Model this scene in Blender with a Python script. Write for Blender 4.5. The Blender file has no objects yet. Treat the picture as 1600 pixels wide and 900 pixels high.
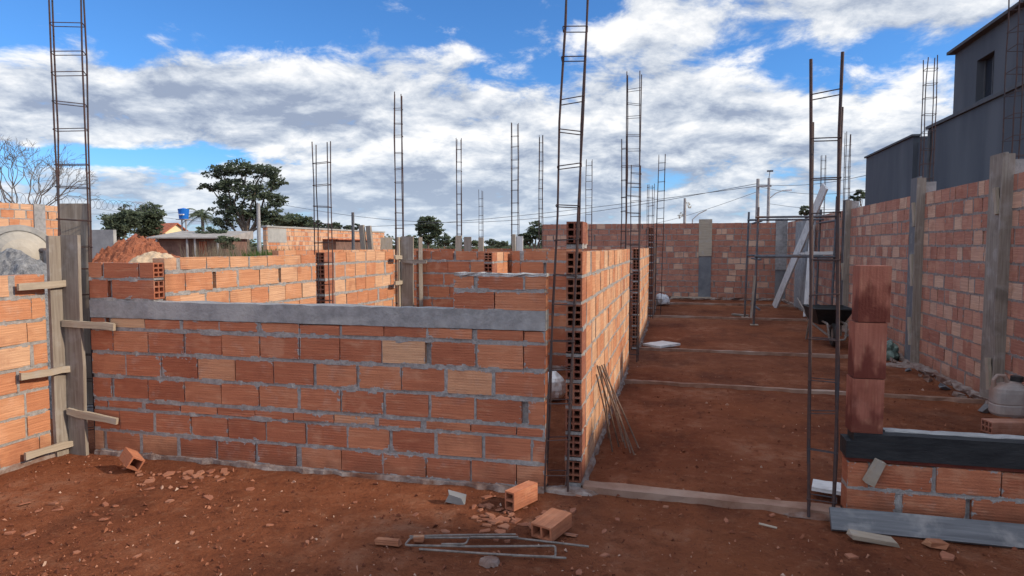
import bpy, math, random
from mathutils import Vector, Matrix, noise as mnoise
R = random.Random(7)
C = bpy.context.scene.collection
PI = math.pi

# ------------------------------------------------------------------ camera model
F = 1040.0; H = 1.5
PITCH = math.atan(65 / F); YAW = math.atan(255 / F * math.cos(PITCH))
FW = Vector((-math.sin(YAW) * math.cos(PITCH), math.cos(YAW) * math.cos(PITCH), -math.sin(PITCH)))
RT = Vector((math.cos(YAW), math.sin(YAW), 0)); UP = RT.cross(FW)
EYE = Vector((0, 0, H))
def ray(px, py): return FW + RT * ((px - 800) / F) + UP * ((450 - py) / F)
def at(px, py, D): return EYE + ray(px, py) * D                 # at a depth along the view axis
def atY(px, py, Y): d = ray(px, py); return EYE + d * (Y / d.y)  # on the plane y = Y
def gnd(px, py, z=0.0): d = ray(px, py); return EYE + d * ((z - H) / d.z)

cam = bpy.data.cameras.new('camera'); co = bpy.data.objects.new('camera', cam); C.objects.link(co)
co.location = EYE; co.rotation_euler = (PI / 2 - PITCH, 0, YAW)
cam.sensor_width = 36; cam.lens = F / 1600 * 36; cam.clip_start = 0.05; cam.clip_end = 6000
bpy.context.scene.camera = co

# ------------------------------------------------------------------ mesh builder
class MB:
    def __init__(s): s.v = []; s.f = []; s.uv = []; s.nuv = []; s.tint = []; s.dim = []
    def quad(s, a, b, c, d, tint=(0.5, 0.5, 0.5), uv=None, dims=(1, 1)):
        i = len(s.v); s.v += [Vector(a), Vector(b), Vector(c), Vector(d)]; s.f.append((i, i + 1, i + 2, i + 3))
        s.uv.append(uv or [(0, 0), (1, 0), (1, 1), (0, 1)]); s.nuv.append([(0, 0), (1, 0), (1, 1), (0, 1)])
        s.tint.append(tint); s.dim.append(dims)
    def poly(s, pts, tint=(0.5, 0.5, 0.5)):
        i = len(s.v); s.v += [Vector(p) for p in pts]; n = len(pts); s.f.append(tuple(range(i, i + n)))
        s.uv.append([(p[0], p[1]) for p in pts]); s.nuv.append([(0.5, 0.5)] * n); s.tint.append(tint); s.dim.append((1, 1))
    def box(s, lo, hi, M=None, tint=None, grain=0, jit=0.0, skip=()):
        """axis box; uv along the longest horizontal direction (grain axis) in metres"""
        tint = tint or (0.5, 0.5, 0.5)
        c = [Vector((x, y, z)) for z in (lo[2], hi[2]) for y in (lo[1], hi[1]) for x in (lo[0], hi[0])]
        if jit:
            for p in c: p += Vector((R.uniform(-jit, jit), R.uniform(-jit, jit), R.uniform(-jit, jit)))
        if M is not None: c = [M @ p for p in c]
        dx, dy, dz = hi[0] - lo[0], hi[1] - lo[1], hi[2] - lo[2]
        o = (R.random() * 7, R.random() * 7)
        def U(w, h): return [(o[0], o[1]), (o[0] + w, o[1]), (o[0] + w, o[1] + h), (o[0], o[1] + h)]
        for k, q, w, h in (('f', (0, 1, 5, 4), dx, dz), ('b', (3, 2, 6, 7), dx, dz), ('l', (2, 0, 4, 6), dy, dz),
                           ('r', (1, 3, 7, 5), dy, dz), ('t', (4, 5, 7, 6), dx, dy), ('u', (2, 3, 1, 0), dx, dy)):
            if k in skip: continue
            s.quad(*[c[i] for i in q], tint=tint, uv=U(w, h), dims=(w, h))
    def tube(s, pts, r, n=6, tint=(0.5, 0.5, 0.5), cap=True):
        pts = [Vector(p) for p in pts]; rr = r if isinstance(r, (list, tuple)) else [r] * len(pts)
        rings = []; ref = None; acc = 0
        for i, p in enumerate(pts):
            t = (pts[min(i + 1, len(pts) - 1)] - pts[max(i - 1, 0)])
            if t.length < 1e-9: t = Vector((0, 0, 1))
            t.normalize()
            if ref is None: ref = Vector((1, 0, 0)) if abs(t.x) < 0.9 else Vector((0, 1, 0))
            a = (ref - t * ref.dot(t)); a.normalize(); b = t.cross(a); ref = a
            rings.append([p + (a * math.cos(2 * PI * k / n) + b * math.sin(2 * PI * k / n)) * rr[i] for k in range(n)])
        for i in range(len(pts) - 1):
            L = (pts[i + 1] - pts[i]).length
            for k in range(n):
                k2 = (k + 1) % n
                s.quad(rings[i][k], rings[i][k2], rings[i + 1][k2], rings[i + 1][k], tint=tint,
                       uv=[(acc, k / n * .05), (acc, (k + 1) / n * .05), (acc + L, (k + 1) / n * .05), (acc + L, k / n * .05)], dims=(L, 1))
            acc += L
        if cap:
            s.poly(list(reversed(rings[0])), tint); s.poly(rings[-1], tint)
    def lathe(s, prof, n=24, M=None, tint=(0.5, 0.5, 0.5)):
        M = M or Matrix()
        for i in range(len(prof) - 1):
            (r0, z0), (r1, z1) = prof[i], prof[i + 1]
            for k in range(n):
                a, b = 2 * PI * k / n, 2 * PI * (k + 1) / n
                s.quad(M @ Vector((r0 * math.cos(a), r0 * math.sin(a), z0)), M @ Vector((r0 * math.cos(b), r0 * math.sin(b), z0)),
                       M @ Vector((r1 * math.cos(b), r1 * math.sin(b), z1)), M @ Vector((r1 * math.cos(a), r1 * math.sin(a), z1)), tint=tint,
                       uv=[(k / n, z0), ((k + 1) / n, z0), ((k + 1) / n, z1), (k / n, z1)])
    def build(s, name, mats, parent=None, loc=(0, 0, 0), smooth=False, weld=False, local=False):
        """mesh in world coordinates (local=False), shifted to its own origin loc"""
        me = bpy.data.meshes.new(name)
        off = Vector(loc) if not local else Vector((0, 0, 0))
        me.from_pydata([p - off for p in s.v], [], s.f)
        ul = me.uv_layers.new(name='uv'); nl = me.uv_layers.new(name='nuv')
        fl = [c for f in s.uv for q in f for c in q]; ul.data.foreach_set('uv', fl)
        fl = [c for f in s.nuv for q in f for c in q]; nl.data.foreach_set('uv', fl)
        ta = me.attributes.new('tint', 'FLOAT_VECTOR', 'FACE'); ta.data.foreach_set('vector', [c for t in s.tint for c in t])
        da = me.attributes.new('dims', 'FLOAT_VECTOR', 'FACE'); da.data.foreach_set('vector', [c for t in s.dim for c in (t[0], t[1], 0)])
        me.materials.append(mats)
        if smooth: me.polygons.foreach_set('use_smooth', [True] * len(me.polygons))
        me.update()
        o = bpy.data.objects.new(name, me); C.objects.link(o)
        if parent is not None:
            o.parent = parent
            o.location = Vector(loc) - (parent.location if not local else Vector((0, 0, 0)))
        else: o.location = loc
        return o

def tag(o, label, cat, group=None):
    o['label'] = label; o['category'] = cat
    if group: o['group'] = group
    return o
def struct(o): o['kind'] = 'structure'; return o
def root(name, loc, label, cat, group=None, rz=0):
    o = bpy.data.objects.new(name, None); C.objects.link(o); o.location = loc; o.rotation_euler = (0, 0, rz)
    o.empty_display_size = 0.1
    return tag(o, label, cat, group)

# ------------------------------------------------------------------ materials
def new_mat(name, rough=0.85):
    m = bpy.data.materials.new(name); m.use_nodes = True
    nt = m.node_tree; b = nt.nodes['Principled BSDF']; b.inputs['Roughness'].default_value = rough
    b.inputs['Specular IOR Level'].default_value = 0.25
    return m, nt, b
class N:
    def __init__(s, nt): s.nt = nt
    def n(s, t, **k):
        x = s.nt.nodes.new(t)
        for a, v in k.items(): setattr(x, a, v)
        return x
    def L(s, a, b): s.nt.links.new(a, b)
    def val(s, x, inp):
        if hasattr(x, 'links') or hasattr(x, 'is_linked'): s.L(x, inp)
        else: inp.default_value = x
    def math(s, op, a, b=0.0, c=None, clamp=False):
        x = s.n('ShaderNodeMath', operation=op); x.use_clamp = clamp
        s.val(a, x.inputs[0]); s.val(b, x.inputs[1])
        if c is not None: s.val(c, x.inputs[2])
        return x.outputs[0]
    def vm(s, op, a, b=None):
        x = s.n('ShaderNodeVectorMath', operation=op); s.val(a, x.inputs[0])
        if b is not None: s.val(b, x.inputs[1])
        return x.outputs['Value'] if op in ('DOT_PRODUCT', 'LENGTH', 'DISTANCE') else x.outputs[0]
    def noise(s, vec, scale, detail=4, rough=0.55, dist=0.0):
        x = s.n('ShaderNodeTexNoise'); s.L(vec, x.inputs['Vector']); x.inputs['Scale'].default_value = scale
        x.inputs['Detail'].default_value = detail; x.inputs['Roughness'].default_value = rough; x.inputs['Distortion'].default_value = dist
        return x.outputs['Fac']
    def ramp(s, fac, stops):
        x = s.n('ShaderNodeValToRGB'); s.L(fac, x.inputs[0]); e = x.color_ramp.elements
        while len(e) < len(stops): e.new(0.5)
        for q, (p, c) in zip(e, stops): q.position = p; q.color = (*c, 1) if len(c) == 3 else c
        return x.outputs[0]
    def smooth(s, x, a, b):
        m = s.n('ShaderNodeMapRange'); m.interpolation_type = 'SMOOTHSTEP'; s.L(x, m.inputs[0])
        m.inputs[1].default_value = a; m.inputs[2].default_value = b; m.clamp = True
        return m.outputs[0]
    def mix(s, f, a, b, blend='MIX'):
        x = s.n('ShaderNodeMix', data_type='RGBA', blend_type=blend); s.val(f, x.inputs[0])
        for v, i in ((a, 6), (b, 7)):
            if isinstance(v, tuple): x.inputs[i].default_value = (*v, 1)
            else: s.L(v, x.inputs[i])
        return x.outputs[2]
    def mapping(s, vec, sc):
        x = s.n('ShaderNodeMapping'); s.L(vec, x.inputs[0]); x.inputs['Scale'].default_value = sc; return x.outputs[0]
    def bump(s, h, bsdf, st=0.4, dist=0.01):
        x = s.n('ShaderNodeBump'); x.inputs['Strength'].default_value = st; x.inputs['Distance'].default_value = dist
        s.L(h, x.inputs['Height']); s.L(x.outputs[0], bsdf.inputs['Normal'])

def brick_mat(name, stops, edge=0.5, dust=0.25, groove_u=False, stain=None):
    m, nt, b = new_mat(name, 0.9); g = N(nt)
    uv = g.n('ShaderNodeUVMap', uv_map='uv').outputs[0]; nuv = g.n('ShaderNodeUVMap', uv_map='nuv').outputs[0]
    at_ = g.n('ShaderNodeAttribute', attribute_name='tint'); ti = g.n('ShaderNodeSeparateXYZ'); g.L(at_.outputs['Vector'], ti.inputs[0])
    ad = g.n('ShaderNodeAttribute', attribute_name='dims'); di = g.n('ShaderNodeSeparateXYZ'); g.L(ad.outputs['Vector'], di.inputs[0])
    su = g.n('ShaderNodeSeparateXYZ'); g.L(uv, su.inputs[0]); sn = g.n('ShaderNodeSeparateXYZ'); g.L(nuv, sn.inputs[0])
    pos = g.n('ShaderNodeNewGeometry').outputs['Position']
    base = g.ramp(ti.outputs[0], stops)
    # streaks along the extrusion direction
    st = g.noise(g.mapping(uv, (3, 70, 1) if not groove_u else (70, 3, 1)), 1.0, 5, 0.6)
    base = g.mix(g.smooth(st, 0.35, 0.75), g.mix(0.32, base, (0.12, 0.035, 0.02), 'MIX'), base)
    st2 = g.noise(g.mapping(uv, (5, 26, 1) if not groove_u else (26, 5, 1)), 1.0, 4, 0.55)
    pale = g.mix(0.45, base, (0.66, 0.40, 0.24))
    base = g.mix(g.math('MULTIPLY', g.smooth(st2, 0.52, 0.78), 0.6), base, pale)
    blot = g.noise(pos, 9.0, 5, 0.6)
    base = g.mix(g.math('MULTIPLY', g.smooth(blot, 0.55, 0.8), dust), base, (0.42, 0.34, 0.29))
    burn = g.noise(pos, 4.2, 4, 0.6)
    base = g.mix(g.math('MULTIPLY', g.smooth(burn, 0.52, 0.72), 0.4), base, (0.20, 0.058, 0.034))
    base = g.mix(g.math('MULTIPLY', g.smooth(burn, 0.46, 0.30), 0.3), base, (0.60, 0.34, 0.21))
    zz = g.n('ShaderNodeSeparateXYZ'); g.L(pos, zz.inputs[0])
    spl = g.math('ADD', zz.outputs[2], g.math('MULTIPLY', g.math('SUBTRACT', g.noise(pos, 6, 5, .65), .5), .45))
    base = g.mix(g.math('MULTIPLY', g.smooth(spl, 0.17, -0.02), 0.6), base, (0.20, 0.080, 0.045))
    if stain:
        sv = g.math('ADD', g.noise(g.mapping(pos, (1.6, 1.6, .9)), stain[0] * 1.4, 3, 0.5), g.math('MULTIPLY', g.math('SUBTRACT', .42, sn.outputs[1]), .35))
        base = g.mix(g.math('MULTIPLY', g.smooth(sv, 0.42, 0.60), stain[1]), base, (0.10, 0.02, 0.014))
    # mortar smeared over the edges
    e1 = g.math('MULTIPLY', g.math('MINIMUM', sn.outputs[0], g.math('SUBTRACT', 1.0, sn.outputs[0])), di.outputs[0])
    e2 = g.math('MULTIPLY', g.math('MINIMUM', sn.outputs[1], g.math('SUBTRACT', 1.0, sn.outputs[1])), di.outputs[1])
    ed = g.math('MINIMUM', e1, e2)
    ns = g.noise(pos, 22.0, 6, 0.65); nb = g.noise(pos, 3.5, 3, 0.5)
    w = g.math('MULTIPLY', g.math('MULTIPLY', g.smooth(ns, 0.48, 0.8), g.smooth(nb, 0.36, 0.75)), 0.055 * edge)
    mk = g.math('LESS_THAN', ed, w)
    mk = g.math('MULTIPLY', mk, ti.outputs[2])
    mor = g.ramp(g.noise(pos, 40, 5, 0.6), [(0.3, (0.22, 0.20, 0.19)), (0.7, (0.40, 0.37, 0.35))])
    col = g.mix(mk, base, mor); g.L(col, b.inputs['Base Color'])
    wv = g.math('SINE', g.math('MULTIPLY', su.outputs[1] if not groove_u else su.outputs[0], 2 * PI / 0.0165))
    hh = g.math('ADD', g.math('MULTIPLY', wv, g.math('MULTIPLY', g.smooth(blot, .3, .75), .30)), g.math('MULTIPLY', g.noise(pos, 90, 4, 0.6), 1.2))
    hh = g.math('ADD', hh, g.math('MULTIPLY', mk, 1.5))
    g.bump(hh, b, 0.6, 0.005)
    return m
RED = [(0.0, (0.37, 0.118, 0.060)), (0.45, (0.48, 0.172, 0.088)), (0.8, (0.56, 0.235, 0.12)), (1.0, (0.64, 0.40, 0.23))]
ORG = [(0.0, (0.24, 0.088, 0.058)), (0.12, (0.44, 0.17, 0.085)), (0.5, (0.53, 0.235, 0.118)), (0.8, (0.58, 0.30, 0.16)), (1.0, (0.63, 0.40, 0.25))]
OLD = [(0.0, (0.36, 0.155, 0.108)), (0.5, (0.45, 0.215, 0.15)), (0.75, (0.52, 0.28, 0.195)), (1.0, (0.60, 0.40, 0.285))]
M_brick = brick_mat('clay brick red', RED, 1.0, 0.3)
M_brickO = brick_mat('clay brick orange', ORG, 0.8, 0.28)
M_shard = brick_mat('dusty broken clay', [(0.0, (.28, .095, .055)), (0.6, (.40, .16, .095)), (1.0, (.48, .24, .15))], 0.0, .5)
M_brickR = brick_mat('clay brick weathered', OLD, 0.6, 0.3)
M_stain = brick_mat('clay block damp', [(0.0, (0.31, 0.105, 0.07)), (0.5, (0.36, 0.135, 0.092)), (1.0, (0.40, 0.16, 0.11))], 0.0, 0.15, False, (3.6, 0.85))

def noise_mat(name, c0, c1, scale=8, bump=0.4, bd=0.01, rough=0.9, c2=None, detail=6, sc3=(1, 1, 1), spec=0.25):
    m, nt, b = new_mat(name, rough); g = N(nt)
    pos = g.mapping(g.n('ShaderNodeNewGeometry').outputs['Position'], sc3)
    a = g.noise(pos, scale, detail, 0.62); d = g.noise(pos, scale * 0.17, 3, 0.5)
    col = g.ramp(a, [(0.3, c0), (0.7, c1)])
    if c2: col = g.mix(g.smooth(d, 0.5, 0.7), col, c2)
    g.L(col, b.inputs['Base Color']); b.inputs['Specular IOR Level'].default_value = spec
    if bump: g.bump(g.noise(pos, scale * 3, 5, 0.65), b, bump, bd)
    return m
M_redcoat = noise_mat('dark red primer', (0.10, 0.022, 0.016), (0.17, 0.045, 0.03), 9, 0.3)
M_mortarR = noise_mat('aged mortar', (0.17, 0.145, 0.13), (0.29, 0.25, 0.225), 24, 0.8, 0.01)
M_mortar = noise_mat('mortar', (0.20, 0.185, 0.175), (0.37, 0.345, 0.325), 30, 0.8, 0.01)
M_conc = noise_mat('concrete', (0.19, 0.187, 0.185), (0.32, 0.315, 0.31), 14, 0.8, 0.008, c2=(0.36, 0.35, 0.335))
M_concD = noise_mat('damp concrete', (0.10, 0.105, 0.115), (0.17, 0.172, 0.18), 6, 0.4, 0.006, c2=(0.2, 0.2, 0.2))
M_strip = noise_mat('earthy concrete', (0.17, 0.085, 0.055), (0.30, 0.19, 0.14), 7, 0.7, 0.008, c2=(0.33, 0.25, 0.2))
M_tar = noise_mat('bitumen coat', (0.012, 0.013, 0.015), (0.030, 0.031, 0.033), 12, 0.7, 0.006, rough=0.75, sc3=(.5, 1, 1.6))
M_foot = noise_mat('earth stained mortar', (0.13, 0.065, 0.042), (0.33, 0.28, 0.25), 13, 0.9, 0.015, c2=(0.15, 0.065, 0.04))
M_limetop = noise_mat('pale mortar bed', (0.28, 0.27, 0.26), (0.5, 0.48, 0.45), 22, 0.8, 0.01)
M_rust = noise_mat('rusty steel', (0.040, 0.030, 0.031), (0.085, 0.045, 0.036), 35, 0.3, 0.002, rough=0.7, c2=(0.045, 0.042, 0.048))
M_rustB = noise_mat('brown steel', (0.09, 0.06, 0.045), (0.19, 0.12, 0.085), 30, 0.2, 0.002, rough=0.65)
M_steel = noise_mat('dull steel', (0.10, 0.085, 0.075), (0.24, 0.20, 0.17), 30, 0.2, 0.002, rough=0.55)
M_tubing = noise_mat('scaffold steel', (0.05, 0.055, 0.065), (0.12, 0.12, 0.13), 14, 0.2, 0.002, rough=0.6, c2=(0.14, 0.075, 0.05))
M_dirt = noise_mat('heaped red soil', (0.19, 0.062, 0.032), (0.38, 0.135, 0.068), 6, 1.0, 0.06)
M_sand = noise_mat('sand', (0.38, 0.27, 0.17), (0.52, 0.39, 0.26), 10, 0.6, 0.02)
M_gravel = noise_mat('gravel', (0.13, 0.13, 0.135), (0.36, 0.355, 0.35), 26, 1.0, 0.03)
M_dark = noise_mat('charcoal plaster', (0.062, 0.071, 0.085), (0.078, 0.088, 0.102), 2.5, 0.25, 0.004, sc3=(1.4, 1.4, .35), c2=(0.10, 0.11, 0.123), rough=0.8)
M_coping = noise_mat('charcoal coping', (0.07, 0.075, 0.082), (0.10, 0.105, 0.112), 6, 0.2, 0.004)
M_wpaint = noise_mat('pale plastic', (0.55, 0.54, 0.52), (0.72, 0.71, 0.69), 7, 0.1, 0.002, rough=0.5)
M_jug = noise_mat('dirty grey plastic', (0.24, 0.225, 0.215), (0.36, 0.34, 0.32), 9, 0.2, 0.003, rough=0.55, c2=(0.26, 0.17, 0.13))
M_black = noise_mat('black rubber', (0.012, 0.012, 0.012), (0.03, 0.03, 0.03), 12, 0.2, 0.003, rough=0.6)
M_glassbag = noise_mat('green plastic film', (0.05, 0.09, 0.07), (0.20, 0.27, 0.23), 12, 0.9, 0.03, rough=0.3, spec=0.5)
M_tarp = noise_mat('white woven sack', (0.55, 0.54, 0.53), (0.78, 0.77, 0.75), 8, 0.5, 0.02, rough=0.7)
M_blue = noise_mat('blue water tank', (0.008, 0.11, 0.42), (0.012, 0.15, 0.52), 2, 0, rough=0.45)
M_yellow = noise_mat('cream plaster', (0.62, 0.52, 0.30), (0.72, 0.62, 0.38), 2, 0.1)
M_grey = noise_mat('grey plaster', (0.24, 0.24, 0.23), (0.36, 0.355, 0.33), 2.5, 0.3)
M_shedroof = noise_mat('weathered roof sheets', (0.20, 0.185, 0.17), (0.36, 0.335, 0.31), 3, 0.2)
M_shedwall = noise_mat('brown rough wall', (0.10, 0.06, 0.045), (0.22, 0.13, 0.10), 3, 0.3)
M_pole = noise_mat('concrete pole', (0.22, 0.215, 0.21), (0.34, 0.33, 0.32), 4, 0.1)
M_cable = noise_mat('black cable', (0.08, 0.085, 0.09), (0.11, 0.115, 0.12), 5, 0)
M_bark = noise_mat('bark', (0.075, 0.058, 0.045), (0.17, 0.135, 0.105), 9, 0.6, 0.02)
M_barkG = noise_mat('grey bark', (0.075, 0.068, 0.063), (0.145, 0.13, 0.12), 7, 0.5, 0.02)
M_mixer = noise_mat('cement crusted drum', (0.20, 0.195, 0.19), (0.34, 0.32, 0.29), 7, 0.6, 0.01, c2=(0.42, 0.36, 0.26))
M_drumin = noise_mat('cement lined drum inside', (0.30, 0.265, 0.215), (0.40, 0.355, 0.29), 7, 0.6, 0.01)

def tile_mat():
    m, nt, b = new_mat('red roof tiles'); g = N(nt)
    uv = g.n('ShaderNodeUVMap', uv_map='uv').outputs[0]; s = g.n('ShaderNodeSeparateXYZ'); g.L(uv, s.inputs[0])
    g.L(g.ramp(g.noise(uv, 6, 4), [(0.3, (0.26, 0.075, 0.04)), (0.7, (0.42, 0.14, 0.075))]), b.inputs['Base Color'])
    g.bump(g.math('SINE', g.math('MULTIPLY', s.outputs[0], 26.0)), b, 0.7, 0.05)
    return m
M_tile = tile_mat()

def wood_mat(name, c0, c1, c2):
    m, nt, b = new_mat(name, 0.85); g = N(nt)
    uv = g.n('ShaderNodeUVMap', uv_map='uv').outputs[0]; pos = g.n('ShaderNodeNewGeometry').outputs['Position']
    a = g.noise(g.mapping(uv, (3.0, 55, 1)), 1.0, 6, 0.62, 0.4)
    col = g.ramp(a, [(0.25, c0), (0.55, c1), (0.8, c2)])
    k = g.noise(pos, 7, 5, 0.6)
    col = g.mix(g.math('MULTIPLY', g.smooth(k, 0.5, 0.72), 0.55), col, (0.33, 0.31, 0.29))
    col = g.mix(g.math('MULTIPLY', g.smooth(g.noise(pos, 2.6, 4, 0.6), 0.56, 0.72), 0.45), col, tuple(x * 0.5 for x in c0))
    g.L(col, b.inputs['Base Color'])
    g.bump(g.math('ADD', a, g.math('MULTIPLY', k, 0.4)), b, 0.5, 0.004)
    return m
M_wood = wood_mat('grey formwork wood', (0.15, 0.12, 0.095), (0.235, 0.20, 0.165), (0.32, 0.285, 0.245))
M_woodL = wood_mat('fresh sawn wood', (0.25, 0.20, 0.15), (0.35, 0.29, 0.22), (0.43, 0.365, 0.285))
M_woodW = wood_mat('pale limed wood', (0.46, 0.45, 0.43), (0.60, 0.59, 0.57), (0.70, 0.69, 0.67))
M_woodG = wood_mat('wet grey plank', (0.085, 0.087, 0.093), (0.135, 0.138, 0.145), (0.20, 0.203, 0.21))

def leaf_mat(name, c0, c1):
    m, nt, b = new_mat(name, 0.7); g = N(nt)
    a = g.n('ShaderNodeAttribute', attribute_name='tint'); s = g.n('ShaderNodeSeparateXYZ'); g.L(a.outputs['Vector'], s.inputs[0])
    g.L(g.ramp(s.outputs[0], [(0.0, c0), (1.0, c1)]), b.inputs['Base Color'])
    t = g.n('ShaderNodeBsdfTranslucent'); g.L(g.ramp(s.outputs[0], [(0.0, c0), (1.0, c1)]), t.inputs[0])
    mx = g.n('ShaderNodeMixShader'); mx.inputs[0].default_value = 0.45
    g.L(b.outputs[0], mx.inputs[1]); g.L(t.outputs[0], mx.inputs[2]); g.L(mx.outputs[0], nt.nodes['Material Output'].inputs[0])
    return m
M_leafD = leaf_mat('dark leaves', (0.06, 0.08, 0.055), (0.12, 0.15, 0.09))
M_leafM = leaf_mat('mid leaves', (0.065, 0.088, 0.055), (0.13, 0.16, 0.09))
M_dry = leaf_mat('dry weeds', (0.17, 0.125, 0.08), (0.36, 0.29, 0.18))
M_weed = leaf_mat('green weeds', (0.05, 0.09, 0.02), (0.16, 0.22, 0.06))
M_blossom = leaf_mat('pale blossom', (0.35, 0.32, 0.25), (0.6, 0.56, 0.45))

# ------------------------------------------------------------------ ground
def ground_mat():
    m, nt, b = new_mat('red earth', 0.95); g = N(nt); b.inputs['Specular IOR Level'].default_value = 0.1
    pos = g.n('ShaderNodeNewGeometry').outputs['Position']
    a = g.noise(pos, 1.1, 8, 0.62); d = g.noise(pos, 7, 8, 0.68); e = g.noise(pos, 45, 6, 0.7); p = g.noise(pos, 0.45, 4, 0.5)
    col = g.ramp(a, [(0.28, (0.135, 0.041, 0.020)), (0.5, (0.205, 0.067, 0.031)), (0.72, (0.29, 0.105, 0.052))])
    col = g.mix(g.math('MULTIPLY', g.smooth(d, 0.5, 0.75), 0.5), col, (0.30, 0.14, 0.08))
    col = g.mix(g.math('MULTIPLY', g.smooth(d, 0.47, 0.3), 0.6), col, (0.085, 0.026, 0.014))
    col = g.mix(g.math('MULTIPLY', g.smooth(e, 0.6, 0.72), 0.35), col, (0.36, 0.20, 0.13))
    col = g.mix(g.math('MULTIPLY', g.smooth(e, 0.42, 0.3), 0.5), col, (0.06, 0.02, 0.012))
    col = g.mix(g.math('MULTIPLY', g.math('MULTIPLY', g.smooth(g.noise(pos, 1.1, 6, .6), 0.52, 0.64), g.smooth(d, 0.42, 0.6)), 0.4), col, (0.32, 0.17, 0.11))
    col = g.mix(g.math('MULTIPLY', g.smooth(p, 0.5, 0.62), 0.35), col, (0.26, 0.085, 0.034))
    g.L(col, b.inputs['Base Color'])
    w = g.noise(g.mapping(pos, (1.5, .8, 1)), .9, 6, 0.62); col = g.mix(g.math('MULTIPLY', g.smooth(w, 0.5, 0.62), 0.5), col, (0.085, 0.028, 0.016))
    q = g.noise(pos, 18, 6, 0.7)
    col = g.mix(g.math('MULTIPLY', g.smooth(q, 0.56, 0.70), 0.4), col, (0.33, 0.17, 0.10)); col = g.mix(g.math('MULTIPLY', g.smooth(q, 0.44, 0.32), 0.45), col, (0.075, 0.024, 0.013)); g.L(col, b.inputs['Base Color'])
    g.bump(g.math('ADD', g.math('ADD', d, q), g.math('MULTIPLY', e, 0.7)), b, 1.0, 0.035)
    return m
def axis(a, b, fine, far):
    xs = []; x = a
    while x <= b + 1e-6: xs.append(x); x += fine
    st = fine; x = xs[-1]
    while x < far: st *= 1.35; x += st; xs.append(x)
    st = fine; x = xs[0]; pre = []
    while x > -far: st *= 1.35; x -= st; pre.append(x)
    return pre[::-1] + xs
gx = axis(-5.2, 3.4, 0.05, 2500); gy = axis(2.2, 9.0, 0.05, 3500)
def gz(x, y):
    k = max(0, 1 - max(0, max(abs(x) - 6, y - 12, 0)) / 20)
    v = mnoise.noise((x * 1.3, y * 1.3, 0)) * 0.010 + mnoise.noise((x * 5, y * 5, 3)) * 0.011 + mnoise.noise((x * 2.6, y * 2.6, 9)) * 0.012 + mnoise.noise((x * 13, y * 13, 5)) * 0.005
    return v * k - 0.012
verts = [(x, y, gz(x, y)) for y in gy for x in gx]; nx = len(gx)
faces = [(j * nx + i, j * nx + i + 1, (j + 1) * nx + i + 1, (j + 1) * nx + i) for j in range(len(gy) - 1) for i in range(nx - 1)]
me = bpy.data.meshes.new('ground'); me.from_pydata(verts, [], faces); me.materials.append(ground_mat())
me.polygons.foreach_set('use_smooth', [True] * len(me.polygons))
struct(bpy.data.objects.new('ground', me)); C.objects.link(bpy.data.objects['ground'])

# ------------------------------------------------------------------ bricks and walls
def T3(pale=0.1, lo=0.1, hi=0.75, smear=1.0):
    t = R.uniform(lo, hi) if R.random() > pale else R.uniform(0.85, 1.0)
    return (t, R.random(), smear)
def hollow(mb, M, w, h, L, nx=2, nz=3, tint=None, both=False, depth=0.13, wall=0.011):
    """hollow clay block: local x = w, z = h, length along y; holes open at y=0 (and y=L when both)"""
    tint = tint or T3()
    cw = (w - wall * (nx + 1)) / nx; ch = (h - wall * (nz + 1)) / nz
    xs = [0]; zs = [0]
    for i in range(nx): xs += [xs[-1] + wall, xs[-1] + wall + cw]
    xs.append(w)
    for i in range(nz): zs += [zs[-1] + wall, zs[-1] + wall + ch]
    zs.append(h)
    P = lambda x, y, z: M @ Vector((x, y, z))
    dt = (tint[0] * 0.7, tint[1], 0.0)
    ends = [(0, depth if not both else L)] + ([(L, None)] if both else [])
    for y, dp in ends:
        for i in range(len(xs) - 1):
            for k in range(len(zs) - 1):
                x0, x1, z0, z1 = xs[i], xs[i + 1], zs[k], zs[k + 1]
                if i % 2 == 1 and k % 2 == 1:
                    if dp is None: continue
                    y1 = y + dp
                    for a, b_ in (((x0, z0), (x1, z0)), ((x1, z0), (x1, z1)), ((x1, z1), (x0, z1)), ((x0, z1), (x0, z0))):
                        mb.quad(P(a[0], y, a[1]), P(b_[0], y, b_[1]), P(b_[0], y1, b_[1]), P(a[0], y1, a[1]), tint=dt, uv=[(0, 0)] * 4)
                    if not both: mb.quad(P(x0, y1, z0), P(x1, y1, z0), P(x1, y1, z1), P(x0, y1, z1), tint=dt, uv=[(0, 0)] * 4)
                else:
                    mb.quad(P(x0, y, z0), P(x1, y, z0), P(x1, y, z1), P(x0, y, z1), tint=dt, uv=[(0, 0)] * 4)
    o = R.random() * 9
    U = lambda a, c: [(o, o), (o + a, o), (o + a, o + c), (o, o + c)]
    mb.quad(P(w, 0, 0), P(w, L, 0), P(w, L, h), P(w, 0, h), tint=tint, uv=U(L, h), dims=(L, h))
    mb.quad(P(0, L, 0), P(0, 0, 0), P(0, 0, h), P(0, L, h), tint=tint, uv=U(L, h), dims=(L, h))
    mb.quad(P(0, 0, h), P(0, L, h), P(w, L, h), P(w, 0, h), tint=tint, uv=[(o, o), (o + L, o), (o + L, o + w), (o, o + w)], dims=(L, w))
    mb.quad(P(0, L, 0), P(0, 0, 0), P(w, 0, 0), P(w, L, 0), tint=tint, uv=[(o, o), (o + L, o), (o + L, o + w), (o, o + w)], dims=(L, w))
    if not both: mb.quad(P(0, L, 0), P(w, L, 0), P(w, L, h), P(0, L, h), tint=tint, uv=U(w, h), dims=(w, h))

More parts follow.
